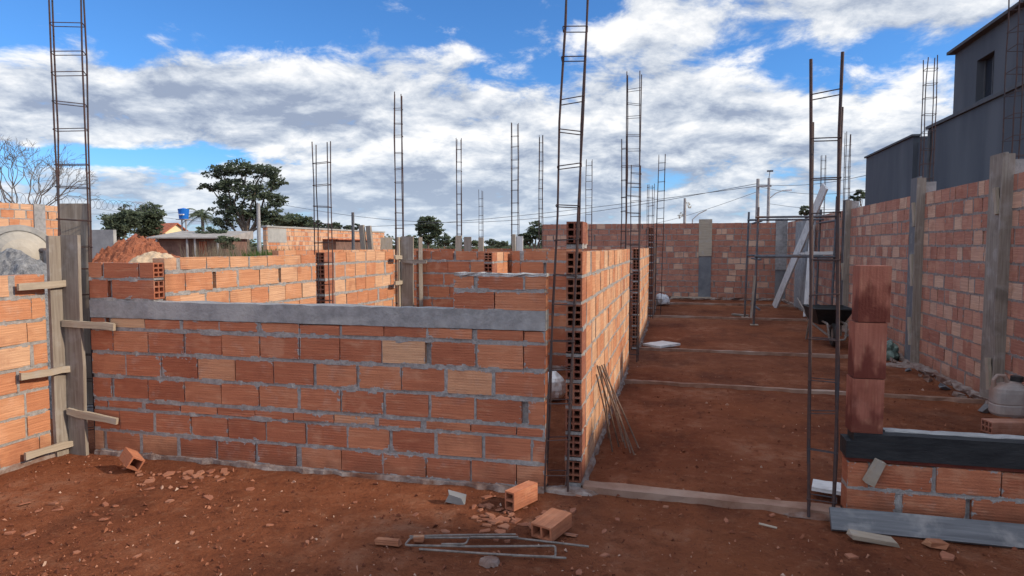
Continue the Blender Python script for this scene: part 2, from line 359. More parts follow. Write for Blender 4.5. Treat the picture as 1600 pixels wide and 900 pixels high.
def courses(z1, h=0.142, j=0.021, z0=0.022):
    out = []; z = z0
    while z + h * 0.6 < z1:
        out.append((z, min(z + h, z1) if z + h * 1.25 < z1 + j else z1)); z = out[-1][1] + j
    return out
def brick_part(mb, mo, s0, s1, cs, th, bl=0.29, jn=0.016, pale=0.1, lo=0.1, hi=0.75, hollow0=False, hollow1=False, var=0.0, soldier=0.0, offs=None, bed=True, blr=None):
    """bricks between s0..s1 (local x), thickness y 0..th, courses cs; mo collects the mortar"""
    prev = cs[0][0] - 0.02
    for ci, (z0, z1) in enumerate(cs):
        s = s0; first = True
        off = (R.uniform(0.25, 0.75) if offs is None else offs[ci % len(offs)]) * bl
        while s < s1 - 0.02:
            L = blr() if blr else bl + R.uniform(-var, var)
            if first and not hollow0: L = off if off > 0.06 else bl
            e = min(s + L, s1)
            if s1 - e < 0.07: e = s1
            h0 = hollow0 and first; h1 = hollow1 and e >= s1 - 1e-6
            dy = R.uniform(-0.0025, 0.0025); dz = R.uniform(-0.003, 0.003)
            if h0:
                e = s + 0.2
                M = Matrix.Translation((s, th, z0)) @ Matrix.Rotation(-PI / 2, 4, 'Z')     # local y -> +x
                hollow(mb, M, th, z1 - z0, e - s, 2, 3 if z1 - z0 > 0.1 else 1, T3(0, 0, .1, 0))  # dark tint carries mortar dirt plus the shade on camera-facing ends
            elif h1:
                M = Matrix.Translation((e, 0, z0)) @ Matrix.Rotation(PI / 2, 4, 'Z')
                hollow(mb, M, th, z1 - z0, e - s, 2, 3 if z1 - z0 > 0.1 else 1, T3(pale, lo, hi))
            else:
                mb.box((s, dy, z0 + dz), (e, th + dy, z1 + dz), tint=T3(pale, lo, hi), jit=0.0018)
            dry = R.random() < 0.38
            j = jn * (R.uniform(.32, .5) if dry else R.uniform(0.5, 1.5)) if R.random() > 0.14 else jn * R.uniform(2.0, 2.8)
            if e < s1 - 0.01:
                q = 0.005 + 0.006 * R.random() if R.random() < 0.65 else R.uniform(-0.003, 0.001)
                if dry: q = 0.03
                mo.box((e - 0.003, q, z0 - 0.004), (e + j + 0.003, th - q, z1 - 0.002), jit=0.002)
            s = e + j; first = False
        # bed joint below this course
        if bed:
            n = max(2, int((s1 - s0) / 0.055)); row = []
            for i in range(n + 1):
                x = s0 + (s1 - s0) * i / n; x = min(max(x + R.uniform(-.01, .01), s0), s1)
                p = R.gauss(0.0035, 0.0028) if R.random() < .8 else R.uniform(-.006, .0); row.append((x, min(p, 0.009), prev - 0.003 - abs(R.gauss(0, 0.0035)), z0 + 0.003 + abs(R.gauss(0, 0.003))))
            for (xa, pa, la, ha), (xb, pb, lb, hb) in zip(row[:-1], row[1:]):
                mo.quad((xa, pa, la), (xb, pb, lb), (xb, pb, hb), (xa, pa, ha))
                mo.quad((xb, th - pb, lb), (xa, th - pa, la), (xa, th - pa, ha), (xb, th - pb, hb))
                mo.quad((xa, pa, ha), (xb, pb, hb), (xb, th - pb, hb), (xa, th - pa, ha))
                mo.quad((xa, th - pa, la), (xb, th - pb, lb), (xb, pb, lb), (xa, pa, la))
            for i in (0, -1):
                x, p, l, h = row[i]
                q = [(x, th - p, l), (x, p, l), (x, p, h), (x, th - p, h)]
                mo.quad(*(q if i == 0 else q[::-1]))
        prev = z1
def wall(name, x, y, rz, label, group, sections, th=0.1, bm=None, foot=0.04):
    """sections: list of kwargs for brick_part"""
    rt = root(name, (x, y, 0), label, 'wall', group, rz)
    mb, mo = MB(), MB()
    for s in sections: brick_part(mb, mo, th=th, **s)
    if foot:
        s0 = min(s['s0'] for s in sections); s1 = max(s['s1'] for s in sections)
        n = max(3, int((s1 - s0) / 0.07)); row = []
        for i in range(n + 1):
            row.append((s0 + (s1 - s0) * i / n, -foot * R.uniform(0.1, 1.3), th + foot * R.uniform(0.2, 0.9), R.uniform(0.006, 0.03)))
        mf = MB()
        for (xa, fa, ba, ha), (xb, fb, bb, hb) in zip(row[:-1], row[1:]):
            mf.quad((xa, fa, -.05), (xb, fb, -.05), (xb, fb * .5, hb * .8), (xa, fa * .5, ha * .8))
            mf.quad((xa, fa * .5, ha * .8), (xb, fb * .5, hb * .8), (xb, 0.002, hb + .004), (xa, 0.002, ha + .004))
            mf.quad((xb, bb, -.05), (xa, ba, -.05), (xa, th, ha), (xb, th, hb))
        mf.build('footing', M_foot, rt, local=True)
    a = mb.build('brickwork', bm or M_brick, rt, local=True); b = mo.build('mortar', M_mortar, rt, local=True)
    return rt
WG = 'unfinished hollow brick walls of the site'
# front wall (faces the camera), its band, its two upper pieces
FC = [(.022, .158), (.178, .318), (.338, .388), (.412, .556), (.580, .728), (.752, .898), (.922, .985)]
fw_ = wall('brick_wall', -4.10, 3.93, 0, 'front red brick wall with a grey concrete sill band, facing the viewer', WG, [
    dict(s0=0, s1=3.345, cs=FC, pale=0.09, lo=0.05, hi=0.7, offs=[.25, .75, .4, .55, .2, .65, .45]),
    dict(s0=0, s1=0.55, cs=[(1.128, 1.262), (1.278, 1.385)], hollow1=True, pale=0.05),
    dict(s0=2.765, s1=3.345, cs=[(1.112, 1.222), (1.238, 1.318)], pale=0.05, offs=[.9, .45])], bm=M_brick)
def rough_band(mo, s0, s1, y0, y1, z0, z1, step=0.05, j=0.002, topj=0.003):
    n = int((s1 - s0) / step); rows = []
    for i in range(n + 1):
        x = s0 + (s1 - s0) * i / n
        g = lambda a: R.gauss(0, a)
        rows.append([(x, y0 + g(j), z0 + g(j)), (x, y0 + g(j), (z0 + z1) / 2), (x, y0 + g(j), z1 + g(topj)), (x, y1 + g(j), z1 + g(topj)), (x, y1, z0)])
    for a, b in zip(rows[:-1], rows[1:]):
        for k in range(5): mo.quad(a[k], b[k], b[(k + 1) % 5], a[(k + 1) % 5])
    mo.poly(rows[0][::-1]); mo.poly(rows[-1])
mo = MB(); rough_band(mo, 0.0, 3.345, -0.006, 0.112, 0.99, 1.112, 0.07, 0.001, 0.0025); mo.build('sill_band', M_conc, fw_, local=True)
mo = MB(); rough_band(mo, 2.765, 3.35, 0.001, 0.099, 1.318, 1.335, 0.04, 0.003); mo.build('mortar_cap', M_limetop, fw_, local=True)

# left wall along the corridor direction (sunlit face to the right): local x -> +y needs face on +x
def yw(name, X, y0, y1, label, sections, **k):
    """wall along +Y whose local front (y=0) faces +X"""
    return wall(name, X, y0, PI / 2, label, WG, sections, **k)
LP = dict(pale=0.2, lo=0.25, hi=0.9)
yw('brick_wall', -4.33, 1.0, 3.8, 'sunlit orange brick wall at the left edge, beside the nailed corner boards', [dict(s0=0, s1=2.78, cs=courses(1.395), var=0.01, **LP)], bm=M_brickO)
# room wall left, with the column gap
yw('brick_wall', -3.55, 4.04, 8.1, 'sunlit orange room wall split by a rebar gap, behind the front wall', [
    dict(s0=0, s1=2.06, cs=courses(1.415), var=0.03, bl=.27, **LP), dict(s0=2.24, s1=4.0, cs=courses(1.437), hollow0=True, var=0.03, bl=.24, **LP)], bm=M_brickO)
# walls along the corridor
def bl_in(): return R.choice([.29, .29, .2, .24])
yw('brick_wall', -0.55, 4.06, 8.4, 'long corridor wall with open hollow brick ends beside the front wall', [
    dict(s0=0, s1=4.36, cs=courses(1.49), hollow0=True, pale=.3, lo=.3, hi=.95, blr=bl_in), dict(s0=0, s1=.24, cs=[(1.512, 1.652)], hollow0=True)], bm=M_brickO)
yw('brick_wall', -0.5, 9.85, 13.5, 'middle corridor wall section past the cluster of tall rebar cages', [
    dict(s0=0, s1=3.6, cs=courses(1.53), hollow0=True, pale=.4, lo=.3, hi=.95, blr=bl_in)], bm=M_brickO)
yw('brick_wall', -0.46, 14.6, 17.6, 'farthest corridor wall section, with one raised stub nearest the viewer', [
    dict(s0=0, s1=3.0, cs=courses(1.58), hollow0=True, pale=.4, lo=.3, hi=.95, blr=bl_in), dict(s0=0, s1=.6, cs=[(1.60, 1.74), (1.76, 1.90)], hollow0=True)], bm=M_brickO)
# room walls facing the camera
wall('brick_wall', -3.3, 8.2, 0, 'shaded back wall of the front room, beside boxed corner column', WG, [dict(s0=0, s1=1.45, cs=courses(1.44), pale=.05)])
wall('brick_wall', -1.97, 8.05, 0, 'shaded room wall piece ending at the corridor wall, right of partition', WG, [dict(s0=0, s1=1.3, cs=courses(1.445), pale=.05)])
yw('brick_wall', -2.03, 7.35, 8.15, 'short partition with open hollow brick end inside the front room', [dict(s0=0, s1=.8, cs=courses(1.43), hollow0=True, **LP)], bm=M_brickO)
wall('brick_wall', -5.2, 12.2, 0, 'low wall of the rear rooms crossing behind the back room wall', WG, [dict(s0=0, s1=4.4, cs=courses(1.455), pale=.1)])
yw('brick_wall', -5.6, 8.6, 14, 'sunlit side wall of the rear rooms', [dict(s0=0, s1=5.4, cs=courses(1.44), **LP)], bm=M_brickO)
# boundary walls
RP = dict(pale=0.22, lo=0.0, hi=0.8, jn=.014)
def bl_r(): return R.choice([.19, .19, .2, .24, .29, .13])
rz = root('boundary_wall', (3.0, 19.7, 0), 'long right boundary wall of weathered brick with grey columns', 'wall', 'boundary walls', -PI / 2)
mb, mo = MB(), MB()
posts = [(1.55, 1.9), (4.35, 4.7), (7.09, 7.44), (9.31, 9.65), (12.9, 13.25), (15.9, 16.15)]
for s0, s1 in ((1.9, 4.35), (4.7, 7.09), (7.44, 9.31), (9.65, 12.9), (13.25, 15.9), (16.15, 19.65)):
    brick_part(mb, mo, 19.7 - s1, 19.7 - s0, courses(2.26, .146, .02), th=0.14, blr=bl_r, **RP)
mb.build('brickwork', M_brickR, rz, local=True); mo.build('mortar', M_mortarR, rz, local=True)
for a, b in posts:
    m2 = MB(); m2.box((19.7 - b, 0.0, -0.05), (19.7 - a, 0.13, 2.30), jit=.003); m2.build('concrete_column', M_conc, rz, local=True)
m2 = MB(); rough_band(m2, 0.1, 18.2, -0.09, -0.005, -0.03, 0.04, .08, .014, .01); m2.build('footing_strip', M_foot, rz, local=True)
fz = root('boundary_wall', (-3.9, 19.78, 0), 'far boundary wall closing the corridor, with boarded and damp columns', 'wall', 'boundary walls')
mb, mo = MB(), MB()
for s0, s1 in ((0, 4.56), (4.90, 6.62)): brick_part(mb, mo, s0, s1, courses(2.24, .146, .02), th=0.14, blr=bl_r, pale=.14, lo=0, hi=.3, jn=.014)  # darker tint range puts this wall's shade into the brick colour
mb.build('brickwork', M_brickR, fz, local=True); mo.build('mortar', M_mortarR, fz, local=True)
for s0, s1, zs in ((4.56, 4.90, 1.22), (6.62, 6.9, .85)):
    m2 = MB(); m2.box((s0, -.02, -.05), (s1, .14, zs)); m2.build('concrete_column', M_concD, fz, local=True)
    m2 = MB(); m2.box((s0 - .01, -.045, zs + .004), (s1 + .01, .14, 2.27)); m2.build('column_board', M_woodL if s0 < 5 else M_conc, fz, local=True)
m2 = MB(); rough_band(m2, 0.1, 6.9, -0.12, -0.005, -0.03, 0.05, .12, .02, .012); m2.build('footing_strip', M_foot, fz, local=True)

# ------------------------------------------------------------------ planks and boards
def plank_mesh(L, w, t, n=5, warp=0.004):
    """length along x, width along y, thickness z, origin at the near bottom corner's middle"""
    mb = MB(); o = (R.random() * 9, R.random() * 9); rows = []
    for i in range(n + 1):
        x = L * i / n; bz = R.gauss(0, warp * 0.4); e0 = R.gauss(0, .003); e1 = R.gauss(0, .003)
        rows.append([Vector((x, -w / 2 + e0, bz)), Vector((x, w / 2 + e1, bz)), Vector((x, w / 2 + e1, bz + t)), Vector((x, -w / 2 + e0, bz + t))])
    for i in range(n):
        a, b = rows[i], rows[i + 1]; u0, u1 = o[0] + L * i / n, o[0] + L * (i + 1) / n
        for k, (p, q, h0, hh) in enumerate(((0, 1, 0, w), (1, 2, .3, t), (2, 3, .6, w), (3, 0, .9, t))):
            v = o[1] + h0
            mb.quad(a[q], b[q], b[p], a[p], uv=[(u0, v + hh), (u1, v + hh), (u1, v), (u0, v)], dims=(L, hh))
    mb.quad(*rows[0], uv=[(o[0], o[1]), (o[0], o[1] + w), (o[0] + t * .1, o[1] + w), (o[0] + t * .1, o[1])]); mb.quad(*rows[-1][::-1], uv=[(0, 0), (0, w), (t * .1, w), (t * .1, 0)])
    return mb
def frame(p0, p1, nrm):
    x = (Vector(p1) - Vector(p0)); L = x.length; x.normalize(); z = Vector(nrm); z = z - x * z.dot(x); z.normalize(); y = z.cross(x)
    return Matrix((x, y, z)).transposed().to_4x4(), L
def plank(name, p0, p1, nrm, w, t, mat, parent=None, label=None, cat=None, group=None):
    M, L = frame(p0, p1, nrm); mb = plank_mesh(L, w, t)
    o = mb.build(name, mat, parent, local=True)
    M = Matrix.Translation(Vector(p0) - (parent.location if parent else Vector((0, 0, 0)))) @ M
    o.matrix_local = M
    if label: tag(o, label, cat, group)
    return o
# corner formwork, front left
cf = root('column_formwork', (-4.28, 3.88, 0), 'two tall grey boards boxing the left corner column, nailed with wooden battens', 'formwork', 'boarded columns')
plank('board', (-4.305, 3.842, -.02), (-4.305, 3.842, 1.575), (1, 0, 0), .125, .025, M_wood, cf)
plank('board', (-4.205, 3.90, -.02), (-4.205, 3.90, 1.58), (0, -1, 0), .145, .026, M_wood, cf)
for pa, pb, Y_ in (((26, 449), (103, 443), None), ((30, 589), (108, 576), None), ((37, 712), (112, 692), None)):
    d0, d1 = ray(*pa), ray(*pb)
    plank('batten', EYE + d0 * (-4.30 / d0.x), EYE + d1 * (-4.262 / d1.x), (1, .15, 0), .045, .022, M_woodL, cf)
for pa, pb in (((100, 505), (181, 510)), ((108, 642), (185, 658))):
    plank('batten', atY(pa[0], pa[1], 3.868), atY(pb[0], pb[1], 3.915), (0, -1, 0), .045, .024, M_woodL, cf)
plank('board', (-4.375, 4.12, .3), (-4.375, 4.10, 1.82), (0.25, -1, 0), .21, .03, M_wood, None, 'tall dark grey board standing behind the boarded left corner column', 'board')
# second boxed column at the end of the sunlit room wall
c2 = root('column_formwork', (-3.4, 8.15, 0), 'boarded column at the far end of the sunlit room wall', 'formwork', 'boarded columns')
plank('board', (-3.50, 8.10, 0), (-3.50, 8.10, 1.62), (1, 0, 0), .13, .026, M_woodL, c2)
plank('board', (-3.38, 8.10, 0), (-3.38, 8.10, 1.63), (0, -1, 0), .17, .026, M_wood, c2)
plank('board', (-3.22, 8.14, 0), (-3.22, 8.14, 1.62), (0.8, -1, 0), .05, .026, M_wood, c2)
for z in (1.03, 1.36): plank('batten', (-3.47, 7.86, z), (-3.47, 8.14, z), (1, 0, 0), .05, .025, M_woodL, c2)
plank('batten', (-3.42, 8.07, 1.31), (-3.1, 8.07, 1.30), (0, -1, 0), .045, .025, M_wood, c2)
# boards round the columns of the rear rooms
RB = [(717, 368, 11.9, .12, 'leftmost light board on a rear room column, under a rebar cage', M_woodL), (731, 370, 11.9, .14, 'dark weathered board beside the leftmost light one on the rear rooms', M_wood),
      (752, 371, 11.9, .1, 'narrow pale board standing at the middle of the rear rooms', M_woodL), (803, 366, 11.9, .06, 'thin pale board left of the grey column in the rear rooms', M_woodL),
      (812, 369, 11.95, .13, 'grey board between thin pale boards in the rear rooms', M_woodW)]
for px, py, Y_, w, lb, mt in RB:
    p = atY(px, py, Y_); plank('board', (p.x, p.y, 0), (p.x, p.y, p.z), (0, -1, 0), w, .03, mt, None, lb, 'board', 'boards on the rear room columns')
# formwork columns on the right boundary wall
def wallpost(y0, y1, top, label, battens, mat):
    r = root('column_formwork', (2.97, (y0 + y1) / 2, 0), label, 'formwork', 'boarded columns')
    ym = (y0 + y1) / 2
    plank('board', (2.972, ym, 0), (2.972, ym, top), (-1, 0, 0), y1 - y0, .028, mat, r)
    plank('edge_board', (2.955, y0 - .018, 0), (2.955, y0 - .018, top - .02), (0, -1, 0), .10, .026, M_wood, r)
    for z, dz in battens: plank('batten', (2.94, y0 + .06, z), (2.93, y0 + .10, z + dz), (-1, 0, 0), .06, .03, M_woodL, r)
    return r
wallpost(7.10, 7.42, 2.37, 'nearest tall timber-boxed column on the right boundary wall', [(.14, .3), (1.8, .25)], M_wood)
wallpost(9.32, 9.64, 2.37, 'second timber-boxed column along the right boundary wall, green bag at foot', [(.25, .35), (1.0, .4), (1.75, .3)], M_woodG)
wallpost(12.9, 13.22, 2.33, 'boxed column on the right boundary wall behind the scaffold platform', [(.9, .3)], M_woodG)

# ------------------------------------------------------------------ rebar cages
_st = {}
def stirrup_mesh(w, d, r=.0034):
    k = (round(w, 3), round(d, 3), r)
    if k not in _st:
        mb = MB(); q = [(-w / 2, -d / 2, 0), (w / 2, -d / 2, .004), (w / 2, d / 2, 0), (-w / 2, d / 2, -.003), (-w / 2, -d / 2, -.004)]
        for a, b in zip(q[:-1], q[1:]): mb.tube([a, b], r, 5)
        o = mb.build('stirrup', M_rust, None, local=True); _st[k] = o.data; bpy.data.objects.remove(o)
    return _st[k]
CG = 'rebar column cages rising from the walls'
def cage(x, y, top, label, w=.15, d=.10, bot=0.0, lean=(0, 0), rz=0, sp=.2, tops=None, r=.0062, bars=4):
    rt = root('rebar_cage', (x, y, bot), label, 'rebar cage', CG, rz)
    h = top - bot; cs = [(-w / 2, -d / 2), (w / 2, -d / 2), (w / 2, d / 2), (-w / 2, d / 2)][:bars]
    lx, ly = lean[0] / max(h, .1), lean[1] / max(h, .1)
    for i, (a, b) in enumerate(cs):
        hh = h + (tops[i] if tops else R.uniform(-.03, .03)); mb = MB(); n = 6
        wob = [(R.gauss(0, .0045), R.gauss(0, .0045)) for _ in range(n + 1)]
        mb.tube([(a + lx * hh * k / n + wob[k][0], b + ly * hh * k / n + wob[k][1], hh * k / n) for k in range(n + 1)], r, 6)
        mb.build('rebar', M_rust, rt, local=True)
    z = .12
    while z < h - .06:
        s = bpy.data.objects.new('stirrup', stirrup_mesh(w + .012, d + .012)); C.objects.link(s); s.parent = rt
        s.location = (lx * z, ly * z, z + R.uniform(-.03, .03)); s.rotation_euler = (R.gauss(0, .05), R.gauss(0, .06), R.gauss(0, .02)); z += sp
    return rt
def cagepx(pxc, ptop, Y, w, label, **k):
    p = atY(pxc, ptop, Y); return cage(p.x, p.y, p.z, label, w, **k)
cage(-4.30, 4.0, 3.45, 'tallest left rebar cage, rising out of the nailed corner boards', .19, .08, lean=(.02, 0), rz=.6)
cage(-.69, 3.97, 3.35, 'tall leaning rebar cage standing between the front wall and corridor wall end', .13, .09, lean=(.12, 0), sp=.205, rz=.13)
cage(.815, 3.93, 2.50, 'free standing rebar cage in the foreground beside the low black-coated wall', .135, .09, lean=(-.04, 0), sp=.22, rz=-.19, r=.0085, tops=[0, .02, -.25, -.32])
cage(-3.51, 6.19, 2.56, 'rebar cage in the gap of the sunlit room wall', .155, .07, tops=[0, -.01, .01, -.02])
cagepx(622, 148, 8.22, .095, 'rebar cage rising from the boarded column at the room wall end', d=.1, rz=.3)
cagepx(717, 217, 12.1, .085, 'rebar cage above the leftmost light board of the rear rooms', d=.1, rz=.2)
cagepx(751.5, 298, 16.5, .08, 'short distant rebar cage in the middle of the rear rooms', d=.1, bars=3)
cagepx(804.5, 193, 12.1, .125, 'wide ladder-like rebar cage above the grey board of the rear rooms', d=.06)
cagepx(845.5, 212, 14.0, .07, 'faint slim rebar cage at the left end of the far boundary wall', d=.08)
cagepx(920.5, 250, 17.0, .15, 'distant rebar cage showing right of the large leaning one', d=.05)
cagepx(991, 112, 8.75, .165, 'tallest rebar cage of the cluster past the long corridor wall', d=.1, lean=(.0, 0))
cagepx(994, 257, 9.35, .13, 'short rebar cage standing inside the cluster past the long corridor wall', d=.09, bars=2)
cagepx(976, 216, 8.55, .06, 'narrow rebar cage on the left of the cluster past the corridor wall', d=.06, bars=3)
cagepx(1017, 287, 14.1, .11, 'short rebar cage between the middle and far corridor walls', d=.1, rz=.4)
cagepx(1031, 242, 14.9, .14, 'ladder-like rebar cage at the far corridor wall section', d=.06, lean=(.05, 0))
cagepx(1287, 243, 19.0, .10, 'distant rebar cage at the far corner behind the leaning plank', d=.08)
cagepx(1325.5, 208, 13.15, .08, 'slim rebar cage over the boxed column behind the scaffold', d=.1)
cage(3.06, 9.45, 3.85, 'rebar cage over the second boxed column, seen against sky and dark house', .12, .11, bot=2.2)
cage(3.07, 7.2, 3.9, 'rebar cage over the nearest boxed column, dark against the house', .14, .2, bot=2.2)

# ------------------------------------------------------------------ low wall with black coat, block pillar
lw = wall('low_wall', .945, 3.95, 0, 'low brick wall with black bitumen band at the lower right', None, [dict(s0=0, s1=1.9, cs=[(.022, .158), (.176, .312)], pale=.12, lo=.0, hi=.45, bl=.30, offs=[.8, .35])], th=.13)
lw['category'] = 'wall'
m2 = MB(); m2.box((.0, .006, .318), (1.9, .128, .35), tint=(.0, 0, 0)); m2.build('red_coat', M_redcoat, lw, local=True)
m2 = MB(); rough_band(m2, -.012, 1.92, -.008, .14, .338, .43, .06, .0005, .0008); m2.build('bitumen_band', M_tar, lw, local=True)
m2 = MB(); rough_band(m2, .025, 1.91, -.004, .137, .425, .474, .06, .0005, .0008); m2.build('bitumen_top', M_tar, lw, local=True)
m2 = MB(); rough_band(m2, .2, 1.9, .07, .136, .470, .481, .05, .002, .003); m2.build('mortar_bed', M_conc, lw, local=True)
pl = root('block_pillar', (1.045, 4.02, .476), 'pillar of three damp-stained upright clay blocks standing on the black-coated wall', 'pillar')
z = .476
for k, (dx, h) in enumerate(((-.004, .30), (.0, .305), (.012, .305))):
    mb = MB(); M = Matrix.Translation((.963 + dx, 3.957, z)) @ Matrix.Rotation(R.uniform(-.02, .02), 4, 'Z')
    o = (R.random() * 5, R.random() * 5); w, d = .158, .13
    cs = [M @ Vector(q) for q in ((0, 0, 0), (w, 0, 0), (w, d, 0), (0, d, 0), (0, 0, h), (w, 0, h), (w, d, h), (0, d, h))]
    for q, ww in (((0, 1, 5, 4), w), ((1, 2, 6, 5), d), ((2, 3, 7, 6), w), ((3, 0, 4, 7), d)):
        mb.quad(*[cs[i] for i in q], tint=(.4 + .2 * R.random(), 0, 0), uv=[(o[0], o[1]), (o[0], o[1] + ww), (o[0] + h, o[1] + ww), (o[0] + h, o[1])], dims=(h, ww))
    mb.quad(*[cs[i] for i in (4, 5, 6, 7)], tint=(.3, 0, 0), uv=[(0, 0)] * 4); mb.quad(*[cs[i] for i in (3, 2, 1, 0)], uv=[(0, 0)] * 4)
    mb.build('clay_block', M_stain, pl, loc=(.963 + dx, 3.957, z)); z += h + .004
def chunk(name, p, size, rot, mat, label, cat, group=None, n=2, jit=.25, seed=0):
    """a rough broken lump"""
    mb = MB(); r2 = random.Random(seed); M = Matrix.Translation(p) @ Matrix.Rotation(rot[2], 4, 'Z') @ Matrix.Rotation(rot[1], 4, 'Y') @ Matrix.Rotation(rot[0], 4, 'X')
    q = [Vector((x, y, z)) for z in (-.5, .5) for y in (-.5, .5) for x in (-.5, .5)]
    q = [M @ Vector(((v.x + r2.uniform(-jit, jit)) * size[0], (v.y + r2.uniform(-jit, jit)) * size[1], (v.z + r2.uniform(-jit, jit) * .6) * size[2])) for v in q]
    for f in ((0, 1, 5, 4), (3, 2, 6, 7), (2, 0, 4, 6), (1, 3, 7, 5), (4, 5, 7, 6), (2, 3, 1, 0)):
        mb.quad(*[q[i] for i in f], tint=(r2.uniform(.3, .9), 0, 0), uv=[(0, 0), (size[0], 0), (size[0], size[1]), (0, size[1])], dims=size[:2])
    return tag(mb.build(name, mat, loc=tuple(p)), label, cat, group)
chunk('wood_block', atY(1367, 738, 3.912), (.05, .04, .135), (.1, .38, .1), M_woodL, 'rough split wood block propped against the low black-coated wall', 'wood block', jit=.1, seed=3)
plank('plank', (.83, 3.80, .035), (2.9, 3.80, .035), (0, -1, .75), .115, .028, M_woodG, None, 'wet grey plank lying along the foot of the low black-coated wall', 'plank')
chunk('wood_offcut', gnd(1364, 845) + Vector((0, 0, .012)), (.2, .07, .026), (0, .05, -.1), M_woodL, 'flat wood offcut under the wet grey plank', 'offcut', jit=.1, seed=5)
chunk('brick_fragment', gnd(1460, 853) + Vector((0, 0, .012)), (.09, .05, .03), (0, .1, .3), M_brickO, 'pale clay fragment in front of the wet grey plank', 'fragment', seed=6)
plank('board', (.83, 4.28, .045), (1.16, 4.20, .035), (0, 0, 1), .16, .022, M_woodW, None, 'short white board on the ground behind the foreground rebar cage', 'board')

# ------------------------------------------------------------------ loose hollow bricks and rubble
def loose_brick(px, py, rz, label, w, h, L, nx, nz, tilt=(0, 0), z=0, mat=None):
    p = gnd(px, py); mb = MB()
    M = Matrix.Translation((p.x, p.y, z)) @ Matrix.Rotation(rz, 4, 'Z') @ Matrix.Rotation(tilt[0], 4, 'X') @ Matrix.Rotation(tilt[1], 4, 'Y') @ Matrix.Translation((-w / 2, 0, 0))
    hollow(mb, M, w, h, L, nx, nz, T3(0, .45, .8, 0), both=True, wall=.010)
    return tag(mb.build('hollow_brick', mat or M_brick, loc=(p.x, p.y, z)), label, 'brick', 'loose hollow bricks')
loose_brick(796, 797, -.45, 'loose two-hole brick nearer the front wall, in the rubble pile', .068, .105, .22, 1, 2, z=.0)
loose_brick(846, 843, -.40, 'loose two-hole brick nearest the viewer, beside the bent stirrups', .125, .075, .2, 2, 1, tilt=(.08, 0), z=.0)
loose_brick(207, 741, 1.0, 'broken single-hole brick tilted on rubble by the left corner', .085, .08, .19, 1, 1, tilt=(.12, .55), z=.03)
loose_brick(1541, 676, -1.35, 'hollow brick lying under the grey jug', .13, .10, .42, 3, 2, z=.0, mat=M_brickR)
chunk('concrete_fragment', gnd(711, 784) + Vector((0, 0, .025)), (.1, .045, .045), (.15, .25, .3), M_concD, 'small grey concrete fragment left of the rubble pile', 'fragment', jit=.22, seed=9)
chunk('brick_fragment', gnd(607, 850) + Vector((0, 0, .012)), (.125, .035, .026), (0, 0, .05), M_brickO, 'long thin clay strip at the left tip of the bent stirrups', 'fragment', jit=.06, seed=11)
chunk('brick_fragment', gnd(655, 845) + Vector((0, 0, .012)), (.05, .03, .026), (0, 0, .25), M_brickO, 'small clay piece between the thin clay strip and the bent stirrups', 'fragment', jit=.1, seed=12)
def shard(px, py, s, seed, label, group):
    r2 = random.Random(seed); p = gnd(px, py); n = r2.choice([4, 5, 5, 6]); t = r2.uniform(.005, .010)
    a0 = r2.random() * 6; ring = []
    for k in range(n):
        a = a0 + 2 * PI * k / n + r2.uniform(-.3, .3); ring.append(Vector((math.cos(a) * s * r2.uniform(.6, 1.3), math.sin(a) * s * r2.uniform(.35, .9), 0)))
    M = Matrix.Translation((p.x, p.y, t * .35 + gz(p.x, p.y))) @ Matrix.Rotation(r2.uniform(-1.5, 1.5), 4, 'Z') @ Matrix.Rotation(r2.uniform(-.22, .22), 4, 'X') @ Matrix.Rotation(r2.uniform(-.2, .2), 4, 'Y')
    lo = [M @ v for v in ring]; hi = [M @ (v * .93 + Vector((0, 0, t))) for v in ring]; mb = MB(); ti = (r2.uniform(.4, .95), 0, 0)
    mb.poly(hi, ti); mb.poly(lo[::-1], ti)
    for k in range(n): mb.quad(lo[k], lo[(k + 1) % n], hi[(k + 1) % n], hi[k], tint=ti, uv=[(0, 0)] * 4)
    return tag(mb.build('brick_shard', M_shard, loc=(p.x, p.y, 0)), label, 'shard', group)
sd = 100
r3 = random.Random(5)
LBA = 'small broken clay shard lying near the left corner of the front wall'
LBB = 'small broken clay shard in the rubble pile by the loose bricks'
LBC = 'small clay shard scattered alone on the open red dirt'
for i in range(34):
    px, py = r3.gauss(255, 48), r3.gauss(741, 9)
    if 722 < py < 775 and gnd(px, py).y < 3.8: shard(px, py, r3.uniform(.012, .05), sd + i, LBA, 'clay shards by the left corner')
for i in range(62):
    px, py = r3.gauss(800, 38), r3.gauss(806, 13)
    if gnd(px, py).y < 3.8 and py < 850: shard(px, py, r3.uniform(.012, .045), sd + 60 + i, LBB, 'clay shards in the rubble pile')
for px, py, s in ((40, 786, .04), (45, 829, .045), (85, 787, .03), (93, 795, .03), (60, 797, .025), (162, 810, .035), (165, 787, .03), (180, 789, .03), (350, 733, .055), (345, 747, .04), (315, 746, .03), (325, 776, .05),
                  (390, 763, .03), (15, 830, .025), (265, 783, .025), (420, 820, .02), (650, 801, .03), (695, 827, .03), (618, 842, .015), (945, 827, .025), (880, 820, .03), (905, 775, .03), (890, 833, .05), (1040, 790, .02), (1135, 812, .025),
                  (1215, 781, .025), (1206, 805, .025), (943, 865, .03), (905, 893, .03), (1480, 867, .05), (300, 830, .02), (120, 860, .02), (215, 870, .018), (480, 845, .02), (555, 782, .02), (1096, 772, .02), (1330, 868, .03), (965, 806, .025)):
    shard(px, py, s, sd + int(px) * 3 + int(py), LBC, 'clay shards scattered on the dirt')
